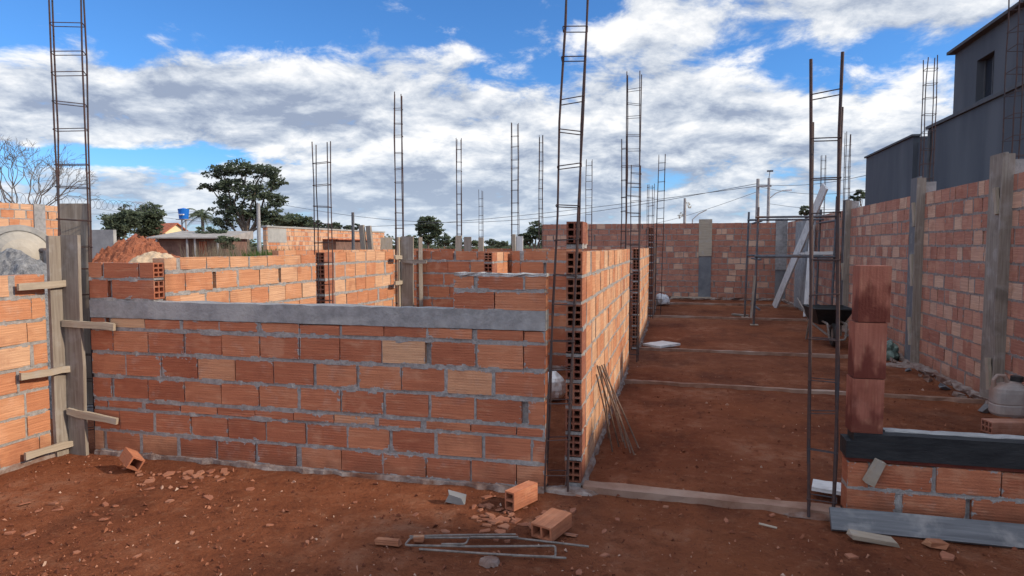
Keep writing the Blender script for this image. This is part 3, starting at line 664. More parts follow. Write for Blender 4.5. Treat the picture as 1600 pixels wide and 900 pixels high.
# uncountable crumbs and small stones
mb = MB(); r4 = random.Random(12)
for i in range(11000):
    y = 2.3 + 6.5 * r4.random() ** 1.9; x = r4.uniform(-1.25 * y - .2, .65 * y)
    if y > 3.85 and x < -.52: continue
    if x > 2.95 or (y < 3.8 and x < -4.25) or x < -4.3: continue
    s = r4.choice([.003, .003, .004, .005, .006, .008, .008, .013]) * r4.uniform(.6, 1.3); c = Vector((x, y, gz(x, y) + s * .3))
    ax = [Vector((r4.gauss(0, 1), r4.gauss(0, 1), r4.gauss(0, .6))).normalized() * s * r4.uniform(.6, 1.4) for _ in range(3)]
    t = (r4.random() ** 1.5, 0, 0); q = [c + ax[0], c + ax[1], c - ax[0] * .8 + ax[2] * .4, c + Vector((0, 0, s)), c - ax[1] * .9]
    for a, b, d in ((0, 1, 3), (1, 2, 3), (2, 4, 3), (4, 0, 3)): mb.poly([q[a], q[b], q[d]], t)
m, nt, b = new_mat('earth crumbs', .95); g = N(nt); a = g.n('ShaderNodeAttribute', attribute_name='tint'); s_ = g.n('ShaderNodeSeparateXYZ'); g.L(a.outputs['Vector'], s_.inputs[0])
g.L(g.ramp(s_.outputs[0], [(0, (.10, .03, .016)), (.5, (.20, .068, .035)), (.85, (.33, .145, .085)), (1, (.42, .30, .23))]), b.inputs['Base Color'])
o = mb.build('earth_crumbs', m); o['kind'] = 'stuff'
# cement spots on the dirt at column feet
def spill(px, py, sx, sy, label, seed, mat=None):
    r2 = random.Random(seed); p = gnd(px, py); n = 28; mb = MB(); rings = []
    for f, zz in ((1.0, -.014), (.85, .002), (.45, .010)):
        rings.append([Vector((p.x + math.cos(2 * PI * k / n) * sx * f * (1 + .28 * mnoise.noise((k * .9, seed, 0))) , p.y + math.sin(2 * PI * k / n) * sy * f * (1 + .28 * mnoise.noise((k * .9, seed, 4))), zz + r2.uniform(0, .006))) for k in range(n)])
    for a, b in zip(rings[:-1], rings[1:]):
        for k in range(n): mb.quad(a[k], a[(k + 1) % n], b[(k + 1) % n], b[k])
    mb.poly(rings[-1]); return tag(mb.build('mortar_spill', mat or M_limetop, loc=(p.x, p.y, 0)), label, 'mortar spill', 'mortar spills on the dirt')
spill(885, 766, .20, .07, 'grey mortar spill at the foot of the large leaning rebar cage', 3, M_foot)
spill(1272, 803, .17, .06, 'grey mortar spill at the foot of the foreground rebar cage', 5, M_foot)
spill(765, 876, .05, .05, 'small grey mortar spot in front of the bent stirrups', 8, M_foot)
spill(1415, 570, .25, .2, 'grey mortar patch at the foot of the second boxed wall column', 9, M_foot)

for k in range(16):
    yy = 6.9 + k * .34 + R.uniform(-.1, .1); s_ = R.uniform(.03, .075)
    chunk('mortar_lump', Vector((2.86 - R.random() * .12, yy, s_ * .25)), (s_ * 1.3, s_, s_ * .7), (R.random(), R.random(), R.random() * 3), M_foot if k % 3 else M_concD,
          'small mortar lump among the others along the foot of the right boundary wall', 'mortar lump', 'mortar lumps along the right wall', jit=.25, seed=200 + k)
# ------------------------------------------------------------------ bent stirrups and bars on the dirt
def rod(name, pts, r, mat, label, cat, group=None):
    mb = MB(); mb.tube(pts, r, 6); return tag(mb.build(name, mat, loc=tuple(pts[0])), label, cat, group)
def gp(px, py, z=.012): p = gnd(px, py, z); return p
def bend(pts, rr=.02):
    out = [pts[0]]
    for a, b, c in zip(pts[:-2], pts[1:-1], pts[2:]):
        u = (a - b); v = (c - b); k1 = min(rr, u.length * .4); k2 = min(rr, v.length * .4)
        p, q = b + u.normalized() * k1, b + v.normalized() * k2
        for t in (0, .33, .66, 1): out.append((p * (1 - t) + b * t) * (1 - t) + (b * (1 - t) + q * t) * t)
    out.append(pts[-1]); return out
SG = 'loose steel bars on the dirt'
rod('bent_bar', bend([gp(920, 854, .012), gp(800, 840, .014), gp(642, 840, .02), gp(632, 852, .014), gp(740, 854, .014), gp(868, 853, .016), gp(868, 870, .014), gp(800, 868, .012)]), .0055, M_steel, 'long steel stirrup bent into a rectangle on the dirt', 'steel bar', SG)
rod('bent_bar', bend([gp(655, 858, .01), gp(760, 865, .014), gp(885, 872, .01)]), .0055, M_steel, 'straight steel bar nearest the viewer in the bent heap', 'steel bar', SG)
rod('bent_bar', bend([gp(690, 850, .02), gp(728, 850, .026), gp(733, 839, .026), gp(810, 839, .022)]), .005, M_steel, 'short hooked steel bar inside the bent rectangle', 'steel bar', SG)
rod('bent_bar', bend([gp(640, 838, .014), gp(700, 836, .02), gp(806, 835, .02)]), .005, M_steel, 'rearmost straight steel bar of the bent heap', 'steel bar', SG)
rod('stick', [gp(1186, 818), gp(1214, 825)], .006, M_woodL, 'thin pale stick on the open dirt near the foreground cage', 'stick')
LBS = 'thin steel bar leaning in the bundle against the long corridor wall'
for a, b in (((991, 711), (936, 572)), ((985, 708), (944, 569)), ((978, 700), (942, 575)), ((967, 698), (933, 571)), ((998, 700), (940, 570)), ((957, 706), (932, 585)), ((951, 684), (938, 573)), ((973, 690), (947, 600))):
    f = gnd(*a); d = ray(*b); q = EYE + d * (-.535 / d.x); rod('leaning_bar', [f, f.lerp(q, .5) + Vector((.012, 0, -.02)), q], .006, M_rustB, LBS, 'steel bar', 'steel bars leaning on the corridor wall')

# ------------------------------------------------------------------ strips across the corridor
def strip(y0, y1, x0, x1, w, h, label, mat):
    mb = MB(); n = int((x1 - x0) / .1); rows = []
    for i in range(n + 1):
        t = i / n; x = x0 + (x1 - x0) * t; y = y0 + (y1 - y0) * t; g_ = lambda: R.gauss(0, .004)
        rows.append([Vector((x, y - w / 2 + g_(), -.03)), Vector((x, y - w / 2 + g_(), h + g_() * .6)), Vector((x, y + w / 2 + g_(), h + g_() * .6)), Vector((x, y + w / 2, -.03))])
    for a, b in zip(rows[:-1], rows[1:]):
        for k in range(3): mb.quad(a[k], b[k], b[k + 1], a[k + 1])
    mb.quad(*rows[0]); mb.quad(*rows[-1][::-1])
    return tag(mb.build('ground_beam', mat, loc=(x0, y0, 0)), label, 'ground beam', 'beams across the corridor floor')
strip(4.05, 3.98, -.53, .93, .11, .03, 'nearest wide earthy concrete beam between the corridor wall and foreground cage', M_strip)
strip(7.42, 7.27, -.53, 2.93, .05, .022, 'second beam across the corridor, level with the jug', M_strip)
strip(9.85, 9.8, -.5, 2.93, .06, .025, 'third beam across the corridor, by the wheelbarrow', M_strip)
strip(14.5, 14.45, -.45, 2.93, .1, .03, 'fourth beam across the corridor, under the scaffold', M_strip)
strip(17.9, 17.9, -.45, 2.93, .12, .03, 'farthest beam across the corridor, before the far boundary wall', M_strip)
plank('plank', gnd(1018, 544) + Vector((0, 0, .02)), gnd(1049, 540) + Vector((0, 0, .025)), (0, 0, 1), .35, .03, M_woodW, None, 'pale board lying at the end of the third beam', 'board')
plank('plank', (-.1, 19.3, .05), (1.0, 19.25, .06), (0, 0, 1), .16, .03, M_woodL, None, 'plank on the ground at the foot of the far boundary wall', 'plank')
plank('plank', gnd(1145, 492), gnd(1168, 494), (0, 0, 1), .12, .03, M_wood, None, 'small grey wood piece on the dirt left of the scaffold', 'plank')

# ------------------------------------------------------------------ far clutter: sack pile, leaning planks, scaffold
def blob(name, p, sx, sy, sz, mat, label, cat, seed=0, amp=.18, parent=None):
    mb = MB(); nu, nv = 22, 12
    def q(i, j):
        a = 2 * PI * i / nu; t = PI * j / nv; v = Vector((math.sin(t) * math.cos(a), math.sin(t) * math.sin(a), math.cos(t)))
        k = 1 + amp * mnoise.noise(v * 1.7 + Vector((seed, 0, 0))) + amp * .5 * mnoise.noise(v * 4 + Vector((0, seed, 0)))
        return Vector((p[0] + v.x * sx * k, p[1] + v.y * sy * k, p[2] + max(v.z, -.75) * sz * k))
    for j in range(nv):
        for i in range(nu): mb.quad(q(i, j + 1), q(i + 1, j + 1), q(i + 1, j), q(i, j))
    o = mb.build(name, mat, parent, loc=tuple(p), smooth=True)
    return tag(o, label, cat) if label else o
blob('sack', (-1.15, 6.4, .11), .12, .16, .15, M_tarp, 'white sack on the ground behind the gap between front wall and corridor wall', 'sack', 4)
pp = gnd(1034, 476); blob('sack', (pp.x, pp.y, .12), .2, .2, .16, M_tarp, 'white crumpled sack beside the farthest corridor wall', 'sack', 9, .3)
pp = gnd(1398, 560); blob('plastic_bag', (2.78, 9.75, .1), .13, .16, .13, M_glassbag, 'green tinted plastic bag at the foot of the second boxed column', 'bag', 3, .35)
plank('plank', (2.42, 17.4, .01), (3.0, 14.95, 2.74), (-.9, -1, .6), .2, .04, M_woodW, None, 'long pale plank leaning into the far corner behind the scaffold', 'plank', 'leaning planks')
plank('plank', (2.74, 15.2, .01), (2.95, 15.9, 1.95), (-1, -.5, .2), .14, .035, M_woodW, None, 'shorter pale plank leaning on the right boundary wall behind the scaffold', 'plank', 'leaning planks')
mb = MB(); mb.box((2.90, 16.2, .02), (2.93, 17.8, 2.1), jit=.004); tag(mb.build('panel', M_conc, loc=(2.92, 17, .02)), 'large pale grey panel standing on the right boundary wall', 'panel')
sc = root('scaffold', (2.2, 14.1, 0), 'steel tube scaffold with planks standing against the right boundary wall', 'scaffold')
def stube(name, a, b, r=.021): mb = MB(); mb.tube([a, b], r, 8); return mb.build(name, M_tubing, sc, loc=tuple(a))
for x, y, t in ((1.50, 13.4, 2.24), (1.47, 14.8, 2.22), (2.86, 13.4, 2.42), (2.86, 14.8, 2.25)):
    l = stube('leg', (x - .02, y, .0), (x + .02, y, t)); m2 = MB(); m2.box((x - .08, y - .07, 0), (x + .06, y + .07, .012)); m2.build('foot_plate', M_woodL if x < 2 else M_tubing, l, loc=(x - .02, y, 0)).location = (0, 0, 0)
for y in (13.4, 14.8):
    for z in (2.05, 1.31): stube('rail', (1.46, y - .045, z), (2.94, y - .045, z))
for x in (1.53, 2.83):
    for z in (1.98, 1.25, .3): stube('cross_rail', (x + .045, 13.36, z), (x + .045, 14.84, z))
plank('deck_board', (2.42, 13.62, 1.345), (3.0 - .03, 13.6, 1.35), (0, 0, 1), .24, .055, M_woodW, sc)
plank('deck_board', (2.38, 13.95, 1.345), (2.95, 13.95, 1.35), (0, 0, 1), .24, .035, M_woodW, sc)
plank('brace', (1.47, 13.33, .95), (1.42, 13.30, 0.15), (0, -1, 0), .045, .03, M_wood, sc)

# ------------------------------------------------------------------ wheelbarrow seen from its wheel
wb = root('wheelbarrow', (2.33, 10.75, 0), 'dark wheelbarrow parked behind the foreground rebar cage', 'wheelbarrow')
X0, Y0 = 2.33, 10.75
mb = MB()
top = [(-.27, .0, .56), (.27, .0, .56), (.30, .85, .55), (-.30, .85, .55)]; bt = [(-.17, .25, .30), (.17, .25, .30), (.24, .75, .32), (-.24, .75, .32)]
Pw = lambda q: Vector((X0 + q[0], Y0 + q[1], q[2]))
for k in range(4):
    a, b, c, d = Pw(bt[k]), Pw(bt[(k + 1) % 4]), Pw(top[(k + 1) % 4]), Pw(top[k]); mb.quad(a, b, c, d)
    i = Vector((X0, Y0 + .45, .5)); mb.quad(*[p.lerp(i, .03) for p in (b, a, d, c)])
mb.quad(*[Pw(q) for q in bt[::-1]]); mb.quad(*[Pw((q[0], q[1], q[2] + .01)) for q in bt])
mb.tube([Pw(q) for q in top + top[:1]], .013, 8); mb.build('tray', M_black, wb, loc=(X0, Y0 + .4, .4))
M = Matrix.Translation((X0, Y0 + .02, .175)) @ Matrix.Rotation(PI / 2, 4, 'Y')
mb = MB(); mb.lathe([(.11, -.035), (.15, -.04), (.175, -.02), (.175, .02), (.15, .04), (.11, .035), (.11, -.035)], 24, M); tw = mb.build('wheel', M_black, wb, loc=(X0, Y0 + .02, .175), smooth=True)
mb = MB(); mb.lathe([(.0, -.03), (.04, -.03), (.11, -.02), (.11, .02), (.04, .03), (0, .03)], 18, M); o = mb.build('rim', M_steel, tw, loc=(X0, Y0 + .02, .175)); o.location = (0, 0, 0)
mb = MB(); mb.tube(bend([Pw((-.13, .25, .36)), Pw((-.13, -.16, .36)), Pw((-.11, -.2, .13)), Pw((.11, -.2, .13)), Pw((.13, -.16, .36)), Pw((.13, .25, .36))], .05), .016, 8); mb.build('wheel_guard', M_steel, wb, loc=(X0, Y0, .3))
for sx in (-1, 1):
    mb = MB(); mb.tube([Pw((sx * .09, .02, .175)), Pw((sx * .22, .6, .30)), Pw((sx * .3, 1.35, .62))], .017, 8); mb.build('handle', M_steel, wb, loc=(X0, Y0, .2))
    mb = MB(); mb.tube([Pw((sx * .22, .72, .31)), Pw((sx * .24, .82, .0))], .016, 8); mb.build('leg', M_steel, wb, loc=(X0, Y0 + .7, .1))
# tangled wire mesh lump behind the wheelbarrow
mb = MB(); r5 = random.Random(3)
for k in range(26):
    c = Vector((2.72, 10.75, .22)); a = r5.random() * 6.3; b = r5.random() * 6.3; rr = r5.uniform(.08, .16)
    ux = Vector((math.cos(a), math.sin(a) * .6, math.sin(b))).normalized(); uy = ux.cross(Vector((.3, .2, 1))).normalized()
    mb.tube([c + ux * rr * math.cos(t * .63) + uy * rr * math.sin(t * .63) for t in range(11)], .006, 4, cap=False)
tag(mb.build('wire_coil', M_tubing, loc=(2.72, 10.75, .1)), 'tangled dark wire coil beside the wheelbarrow', 'wire')

# ------------------------------------------------------------------ jug
p = gnd(1541, 676); jx, jy, jz = 2.70, 6.28, .104
jg = root('jug', (jx, jy, jz), 'dirty grey plastic jug with handle on the hollow brick', 'jug')
mb = MB()
def rr_ring(w, d, z, cx=0, n=28, e=3.2):
    out = []
    for k in range(n):
        a = 2 * PI * k / n; c, s = math.cos(a), math.sin(a); r = (abs(c) ** e + abs(s) ** e) ** (-1 / e); out.append(Vector((jx + cx + c * r * w, jy + s * r * d, jz + z)))
    return out
rings = [rr_ring(.110, .09, .0), rr_ring(.121, .10, .02), rr_ring(.123, .102, .085), rr_ring(.118, .097, .095), rr_ring(.123, .102, .105), rr_ring(.123, .102, .19), rr_ring(.118, .096, .222), rr_ring(.095, .075, .25, .01), rr_ring(.05, .045, .272, .04), rr_ring(.04, .04, .285, .045)]
for a, b in zip(rings[:-1], rings[1:]):
    for k in range(28): mb.quad(a[k], a[(k + 1) % 28], b[(k + 1) % 28], b[k])
mb.poly(rings[0][::-1]); mb.poly(rings[-1]); mb.build('body', M_jug, jg, loc=(jx, jy, jz), smooth=True)
mb = MB(); mb.lathe([(.0, .04), (.045, .04), (.048, .0), (0, 0)], 20, Matrix.Translation((jx + .06, jy, jz + .285))); mb.build('cap', M_black, jg, loc=(jx + .06, jy, jz + .28))
mb = MB(); mb.tube([(jx - .105, jy, jz + .21), (jx - .108, jy, jz + .285), (jx - .08, jy, jz + .325), (jx - .03, jy, jz + .325), (jx + .0, jy, jz + .265)], [.02, .018, .017, .017, .02], 10); mb.build('handle', M_jug, jg, loc=(jx, jy, jz + .25), smooth=True)

# ------------------------------------------------------------------ dark house beyond the right wall
dh = root('house', (6.5, 20, 0), 'dark charcoal house with stepped storeys beyond the right boundary wall', 'house')
def hb(name, lo, hi, mat): mb = MB(); mb.box(lo, hi); return mb.build(name, mat, dh, loc=tuple(lo))
hb('lower_storey', (6.5, 13.2, 0), (14, 20.05, 4.60), M_dark); hb('lower_storey', (6.62, 20.054, 0), (14, 21.2, 4.42), M_dark); hb('lower_storey', (6.5, 21.204, 0), (14, 26.0, 4.60), M_dark)
hb('coping', (6.44, 13.1, 4.604), (6.66, 20.11, 4.68), M_coping); hb('coping', (6.44, 21.15, 4.604), (6.66, 26.06, 4.66), M_coping)
ns = root('shade_block', (6.5, -1, 0), 'unseen charcoal block added beyond the right wall to shade the foreground dirt', 'house')  # out-of-view block, added only to cast shade on the foreground
mb = MB(); mb.box((6.5, -5, 0), (12, 3.25, 4.6)); mb.build('wall', M_dark, ns, loc=(6.5, -1, 0))
mb = MB(); mb.box((6.42, -5.1, 4.604), (12.1, 3.33, 4.68)); mb.build('coping', M_coping, ns, loc=(6.5, -1, 4.6))
mb = MB(); mb.tube([(6.46, 19.85, .0), (6.46, 19.85, 4.55)], .045, 8); mb.build('downpipe', M_coping, dh, loc=(6.46, 19.85, 0))
# upper storey with a window opening, built round the hole
ya, yb, z0, z1 = 13.6, 18.55, 4.684, 6.16
wy0, wy1, wz0, wz1 = 16.45, 17.3, 4.75, 5.66
mb = MB()
for lo, hi in (((6.53, ya, z0), (6.73, wy0, z1)), ((6.53, wy1, z0), (6.73, yb, z1)), ((6.53, wy0, z0), (6.73, wy1, wz0)), ((6.53, wy0, wz1), (6.73, wy1, z1)), ((6.734, ya, z0), (13.6, ya + .2, z1)), ((6.734, yb - .2, z0), (13.6, yb, z1))): mb.box(lo, hi)
mb.build('upper_storey', M_dark, dh, loc=(6.53, ya, z0))
mb = MB(); mb.box((6.38, ya - .15, z1 + .003), (13.9, yb + .12, z1 + .07)); mb.build('roof_slab', M_coping, dh, loc=(6.5, ya, z1))
mb = MB(); mb.box((6.70, wy0, wz0), (6.72, wy1, wz1)); w_ = mb.build('window', noise_mat('dark glass', (.02, .025, .035), (.03, .035, .045), 1, 0, rough=.15, spec=.5), dh, loc=(6.7, wy0, wz0))
mb = MB()
for y in (wy0, (wy0 + wy1) / 2 - .02, wy1 - .04): mb.box((6.675, y, wz0), (6.698, y + .04, wz1))
o = mb.build('frame', M_coping, w_, loc=(6.7, wy0, wz0)); o.location = (0, 0, 0)

# ------------------------------------------------------------------ vegetation
def leafcloud(mb, c, rx, ry, rz, n, ls, r2, lo=0, hi=1, droop=0.0, hollowk=.35):
    for _ in range(n):
        v = Vector((r2.gauss(0, 1), r2.gauss(0, 1), r2.gauss(0, 1))).normalized() * (hollowk + (1 - hollowk) * r2.random() ** .6)
        p = Vector((c[0] + v.x * rx, c[1] + v.y * ry, c[2] + v.z * rz - droop * (v.x ** 2 + v.y ** 2)))
        a = Vector((r2.gauss(0, 1), r2.gauss(0, 1), r2.gauss(0, .5))).normalized(); b = a.cross(Vector((r2.gauss(0, 1), r2.gauss(0, 1), r2.gauss(0, 1)))).normalized()
        s = ls * r2.uniform(.6, 1.5); t = (min(1, max(0, r2.uniform(lo, hi))), 0, 0)
        mb.poly([p - a * s, p + b * s * .45, p + a * s, p - b * s * .45], t)
def limb(mb, a, b, r0, r1, r2, n=5, sag=.08):
    L = (b - a).length; pts = []
    for i in range(n + 1):
        t = i / n; pts.append(a.lerp(b, t) + Vector((r2.gauss(0, 1), r2.gauss(0, 1), r2.gauss(0, .6))) * L * sag * .4 * math.sin(PI * t) + Vector((0, 0, math.sin(PI * t) * L * .05)))
    mb.tube(pts, [r0 + (r1 - r0) * i / n for i in range(n + 1)], 6)
TG = 'trees beyond the site'
def tree(name, base, clumps, label, ls, dens, seed, tr=.18, mat=M_leafD, fork=.45, bark=M_bark, cat='tree', hk=.35):
    r2 = random.Random(seed); rt = root(name, tuple(base), label, cat, TG); tm, cm = MB(), MB()
    top = max(c[2] for c, *_ in clumps); fz_ = base.z + (top - base.z) * fork; mid = Vector((base.x + r2.uniform(-.2, .2), base.y, fz_))
    limb(tm, base - Vector((0, 0, .1)), mid, tr, tr * .7, r2, 6, .05)
    for c, rx, ry, rz in clumps:
        c = Vector(c); limb(tm, mid.lerp(base, r2.uniform(0, .25)), c, tr * .5, tr * .12, r2)
        for k in range(3): limb(tm, c.lerp(mid, .3), c + Vector((r2.uniform(-.8, .8) * rx, r2.uniform(-.8, .8) * ry, r2.uniform(-.2, .7) * rz)), tr * .18, tr * .05, r2, 3)
        nn = int(dens * rx * rz * 16); sub = max(10, nn // 26); t0 = r2.uniform(0, .4)
        for k in range(sub):
            v = Vector((r2.gauss(0, 1), r2.gauss(0, 1), r2.gauss(0, 1))).normalized() * (hk + (1 - hk) * r2.random() ** .5) * r2.choice([.8, 1, 1, 1.15, 1.35])
            cc = (c.x + v.x * rx, c.y + v.y * ry, c.z + v.z * rz - .12 * rx * v.x * v.x); q = .26 * (rx * rz) ** .5
            t1 = t0 + r2.uniform(0, .45); leafcloud(cm, cc, q * 1.9, q * 1.9, q * .9, 26, ls * .72, r2, t1 - .15, t1 + .35, hollowk=.1)
    tm.build('trunk', bark, rt, loc=tuple(base)); cm.build('crown', mat, rt, loc=tuple(base))
    return rt
def clp(D, lst):   # px, py, rx, rz (pixels) at depth D
    s = D / F; return [(at(px, py, D), rx * s, rx * s * .9, rz * s) for px, py, rx, rz in lst]
def basept(px, D): p = at(px, 385, D); return Vector((p.x, p.y, 0))
tree('broad_tree', basept(388, 40), clp(40, [(345, 268, 26, 9), (378, 262, 26, 11), (412, 268, 24, 11), (432, 285, 14, 12), (330, 293, 18, 7), (365, 290, 24, 13), (400, 298, 28, 14), (428, 312, 18, 13), (352, 318, 18, 14), (378, 332, 22, 14), (412, 336, 22, 16), (432, 338, 12, 14), (350, 345, 16, 12)]),
     'tall dark feathery tree with spreading tiers, left of the centre', .13, 150, 3, .2, M_leafD, .35, hk=.25)
tree('round_tree', basept(190, 52), clp(52, [(185, 350, 20, 17), (200, 340, 16, 14), (178, 362, 14, 12)]), 'rounded dark tree at the left of the pair beside the cream house', .16, 200, 4, .2)
tree('round_tree', basept(232, 55), clp(55, [(225, 338, 22, 13), (240, 336, 16, 14), (232, 355, 20, 14)]), 'lighter rounded tree at the right of the pair beside the cream house', .16, 170, 5, .2, M_leafM)
tree('low_tree', basept(462, 70), clp(70, [(455, 346, 18, 10), (478, 349, 18, 8), (440, 352, 14, 8), (497, 354, 12, 5)]), 'low spreading tree behind the old brick ruin, nearest the feathery tree', .2, 120, 6, .22, M_leafM)
tree('low_tree', basept(530, 75), clp(75, [(524, 354, 12, 5), (545, 356, 10, 4), (556, 354, 9, 4)]), 'small dark tree showing over the old brick ruin, by the thin pole', .2, 130, 7, .2)
tree('lone_tree', basept(670, 70), clp(70, [(668, 346, 14, 8), (676, 354, 14, 8), (660, 357, 10, 8), (682, 364, 8, 8), (668, 372, 10, 8)]), 'lone loose tree left of the rear room cages', .2, 150, 8, .16, M_leafM)
tree('dense_tree', basept(836, 42), clp(42, [(838, 356, 11, 10), (828, 366, 12, 10), (845, 370, 9, 10), (820, 376, 9, 8)]), 'dark leafy tree against the left end of the far boundary wall', .13, 220, 9, .14)
tree('corner_tree', basept(1258, 42), clp(42, [(1258, 328, 9, 7), (1264, 335, 8, 7)]), 'small tree top over the far right corner', .13, 200, 10, .12)
tree('corner_tree', basept(1345, 42), clp(42, [(1346, 303, 9, 6), (1338, 310, 8, 6)]), 'tree top against the far edge of the dark house', .13, 220, 11, .12)
for i, (px, py, rx, rz, lb) in enumerate(((700, 376, 18, 8, 'grey green bush right of the lone loose tree'), (735, 378, 14, 6, 'low dark bush behind the leftmost rear room boards'), (775, 379, 16, 5, 'low dark bush behind the middle of the rear rooms'), (642, 374, 10, 8, 'bush left of the lone loose tree'),
                                         (330, 366, 18, 12, 'dark bush under the left side of the feathery tree'), (355, 378, 16, 10, 'brushy shrub at the trunk of the feathery tree'))):
    D = (58, 80, 90, 62, 36, 30)[i]; tree('bush', basept(px, D), clp(D, [(px - rx * .4, py, rx * .7, rz), (px + rx * .5, py + 2, rx * .6, rz * .8)]), lb, .15, 170, 30 + i, .08, M_leafM if i % 2 else M_leafD, .5, cat='bush')
# bare tree
bt = root('bare_tree', tuple(basept(42, 26)), 'leafless grey branching tree above the left brick wall', 'tree', TG)
tm, bm_ = MB(), MB(); r2 = random.Random(21); b0 = basept(42, 26)
def branch(p, d, L, r, lv):
    q = p + d * L; mid = p.lerp(q, .5) + Vector((r2.gauss(0, .06), r2.gauss(0, .06), r2.gauss(0, .04))) * L
    (tm if lv == 0 else bm_).tube([p, mid, q], [r, r * .85, r * .68], 6 if lv < 2 else 4, cap=False)
    if lv >= 7: return
    n = 4 if lv == 0 else 3 if lv in (1, 2, 4) else 2
    for k in range(n):
        a = r2.random() * 6.28 + k * 2.1; sp = r2.uniform(.35, .75)
        u = d.orthogonal().normalized(); v = d.cross(u); nd = (d + (u * math.cos(a) + v * math.sin(a)) * sp + Vector((0, 0, .12))).normalized()
        branch(q, nd, L * r2.uniform(.62, .82), max(r * .62, .006), lv + 1)
branch(b0, Vector((.03, 0, 1)), 1.75, .085, 0)
tm.build('trunk', M_barkG, bt, loc=tuple(b0)); bm_.build('branches', M_barkG, bt, loc=tuple(b0))
# palm
pm = root('palm_tree', tuple(basept(316, 48)), 'feathery palm between the blue water tank and the tall tree', 'tree', TG); b0 = basept(316, 48); ctop = at(316, 338, 48)
tm, cm = MB(), MB(); tm.tube([b0, b0.lerp(ctop, .5) + Vector((.1, 0, 0)), ctop], [.15, .12, .1], 8); r2 = random.Random(4)
for k in range(22):
    a = 2 * PI * k / 22 + r2.uniform(-.1, .1); el = r2.uniform(-.1, 1.2); L = r2.uniform(1.3, 1.9); pts = []
    for i in range(8):
        t = i / 7; pts.append(ctop + Vector((math.cos(a) * math.cos(el) * L * t, math.sin(a) * math.cos(el) * L * t, math.sin(el) * L * t - 1.0 * t * t)))
    cm.tube(pts, [.02 * (1 - i / 8) + .005 for i in range(8)], 4)
    for i in range(1, 8):
        d = (pts[i] - pts[i - 1]).normalized(); sdv = d.cross(Vector((0, 0, 1))).normalized()
        for s in (-1, 1):
            for q in (.0, .33, .66):
                p0 = pts[i - 1].lerp(pts[i], q); e = p0 + sdv * s * .36 * (1 - (i / 9) ** 2) + d * .2 - Vector((0, 0, .14)); cm.poly([p0, p0 + d * .06, e], (r2.random(), 0, 0))
tm.build('trunk', M_barkG, pm, loc=tuple(b0)); cm.build('crown', M_leafM, pm, loc=tuple(b0))
# far tree line
mb = MB(); r2 = random.Random(77)
for i in range(120):
    px = r2.uniform(120, 1250); D = r2.uniform(150, 210); hgt = r2.uniform(2, 4.6) * (1.0 if px < 660 else .6); c = basept(px, D)
    leafcloud(mb, (c.x, c.y, hgt * .5), r2.uniform(3, 6), 3, hgt * .55, 150, .5, r2, 0, .9)
o = mb.build('far_woods', M_leafM); o['kind'] = 'stuff'
# dry weeds before the old ruin and the mound
mb = MB(); r2 = random.Random(31)
for i in range(1500):
    px = r2.choice([r2.gauss(360, 30), r2.uniform(300, 640), r2.uniform(420, 620)]); D = r2.uniform(17, 24); b = basept(px, D); hh = r2.uniform(.9, 1.62) * (1.0 if px > 400 else 1.08)
    l = Vector((r2.gauss(0, .16), r2.gauss(0, .16), 1)) * hh; w = Vector((RT.x, RT.y, 0)) * .012
    mb.poly([b - w, b + w, b + l * .6 + w * .8, b + l, b + l * .6 - w * .8], (r2.random(), 0, 0))
o = mb.build('dry_weeds', M_dry); o['kind'] = 'stuff'
mb = MB()
for i in range(600):
    px = r2.gauss(425, 14); D = r2.uniform(15, 17); b = basept(px, D); hh = r2.uniform(1.1, 1.48); l = Vector((r2.gauss(0, .2), r2.gauss(0, .2), 1)) * hh; w = Vector((RT.x, RT.y, 0)) * .03
    mb.poly([b - w * .4, b + w * .4, b + l * .7 + w, b + l, b + l * .7 - w], (r2.random(), 0, 0))
o = mb.build('green_weeds', M_weed); o['kind'] = 'stuff'

# ------------------------------------------------------------------ left background
def bgwall(name, X, y0, y1, top, label, bm, **k):
    rt = root(name, (X, y0, 0), label, 'wall', 'old brick walls beyond the site', PI / 2); mb, mo = MB(), MB()
    brick_part(mb, mo, 0, y1 - y0, courses(top, .17, .02), th=.16, bl=.24, var=.05, **k)
    mb.build('brickwork', bm, rt, local=True); mo.build('mortar', M_mortar, rt, local=True); return rt
w1 = bgwall('old_wall', -13.8, 8.5, 13.05, 2.42, 'sunlit brick wall with razor wire at the far left', M_brickO, pale=.4, lo=.5, hi=1.)
m2 = MB(); m2.box((3.35, -.03, 0), (3.62, .17, 2.44)); m2.build('concrete_column', M_conc, w1, local=True)
mb = MB(); n = 420
mb.tube([(i / n * 5.0 + 2.0, 0.08 + .12 * math.cos(i * .42), 2.55 + .12 * math.sin(i * .42)) for i in range(n)], .004, 4, cap=False); mb.build('razor_wire', M_tubing, w1, local=True)
w2 = bgwall('old_wall', -15.0, 22.3, 32.8, 2.22, 'old sunlit brick ruin with a dark doorway, behind the tall weeds', M_brickO, pale=.45, lo=.3, hi=1.)
m2 = MB(); m2.box((.05, -.014, 1.65), (1.3, .0, 2.2)); m2.build('plaster_patch', M_grey, w2, local=True)
m2 = MB(); m2.box((4.2, -.6, 0), (7.4, -.02, 1.78)); m2.build('dark_opening', M_shedwall, w2, local=True)  # solid dark box standing in for the shade of an open doorway
m2 = MB(); m2.box((4.1, -.75, 1.785), (7.5, -.0, 1.83)); m2.build('roof', M_tile, w2, local=True)
m2 = MB(); m2.box((-.03, -.03, 2.224), (10.53, .2, 2.29)); m2.build('coping', M_grey, w2, local=True)
p = at(167, 372, 34); mb = MB(); mb.box((p.x - 2.5, p.y, 0), (p.x + .4, p.y + .2, 2.35)); tag(mb.build('plaster_wall', M_grey, loc=(p.x, p.y, 0)), 'short pale plaster wall left of the red soil mound', 'wall')
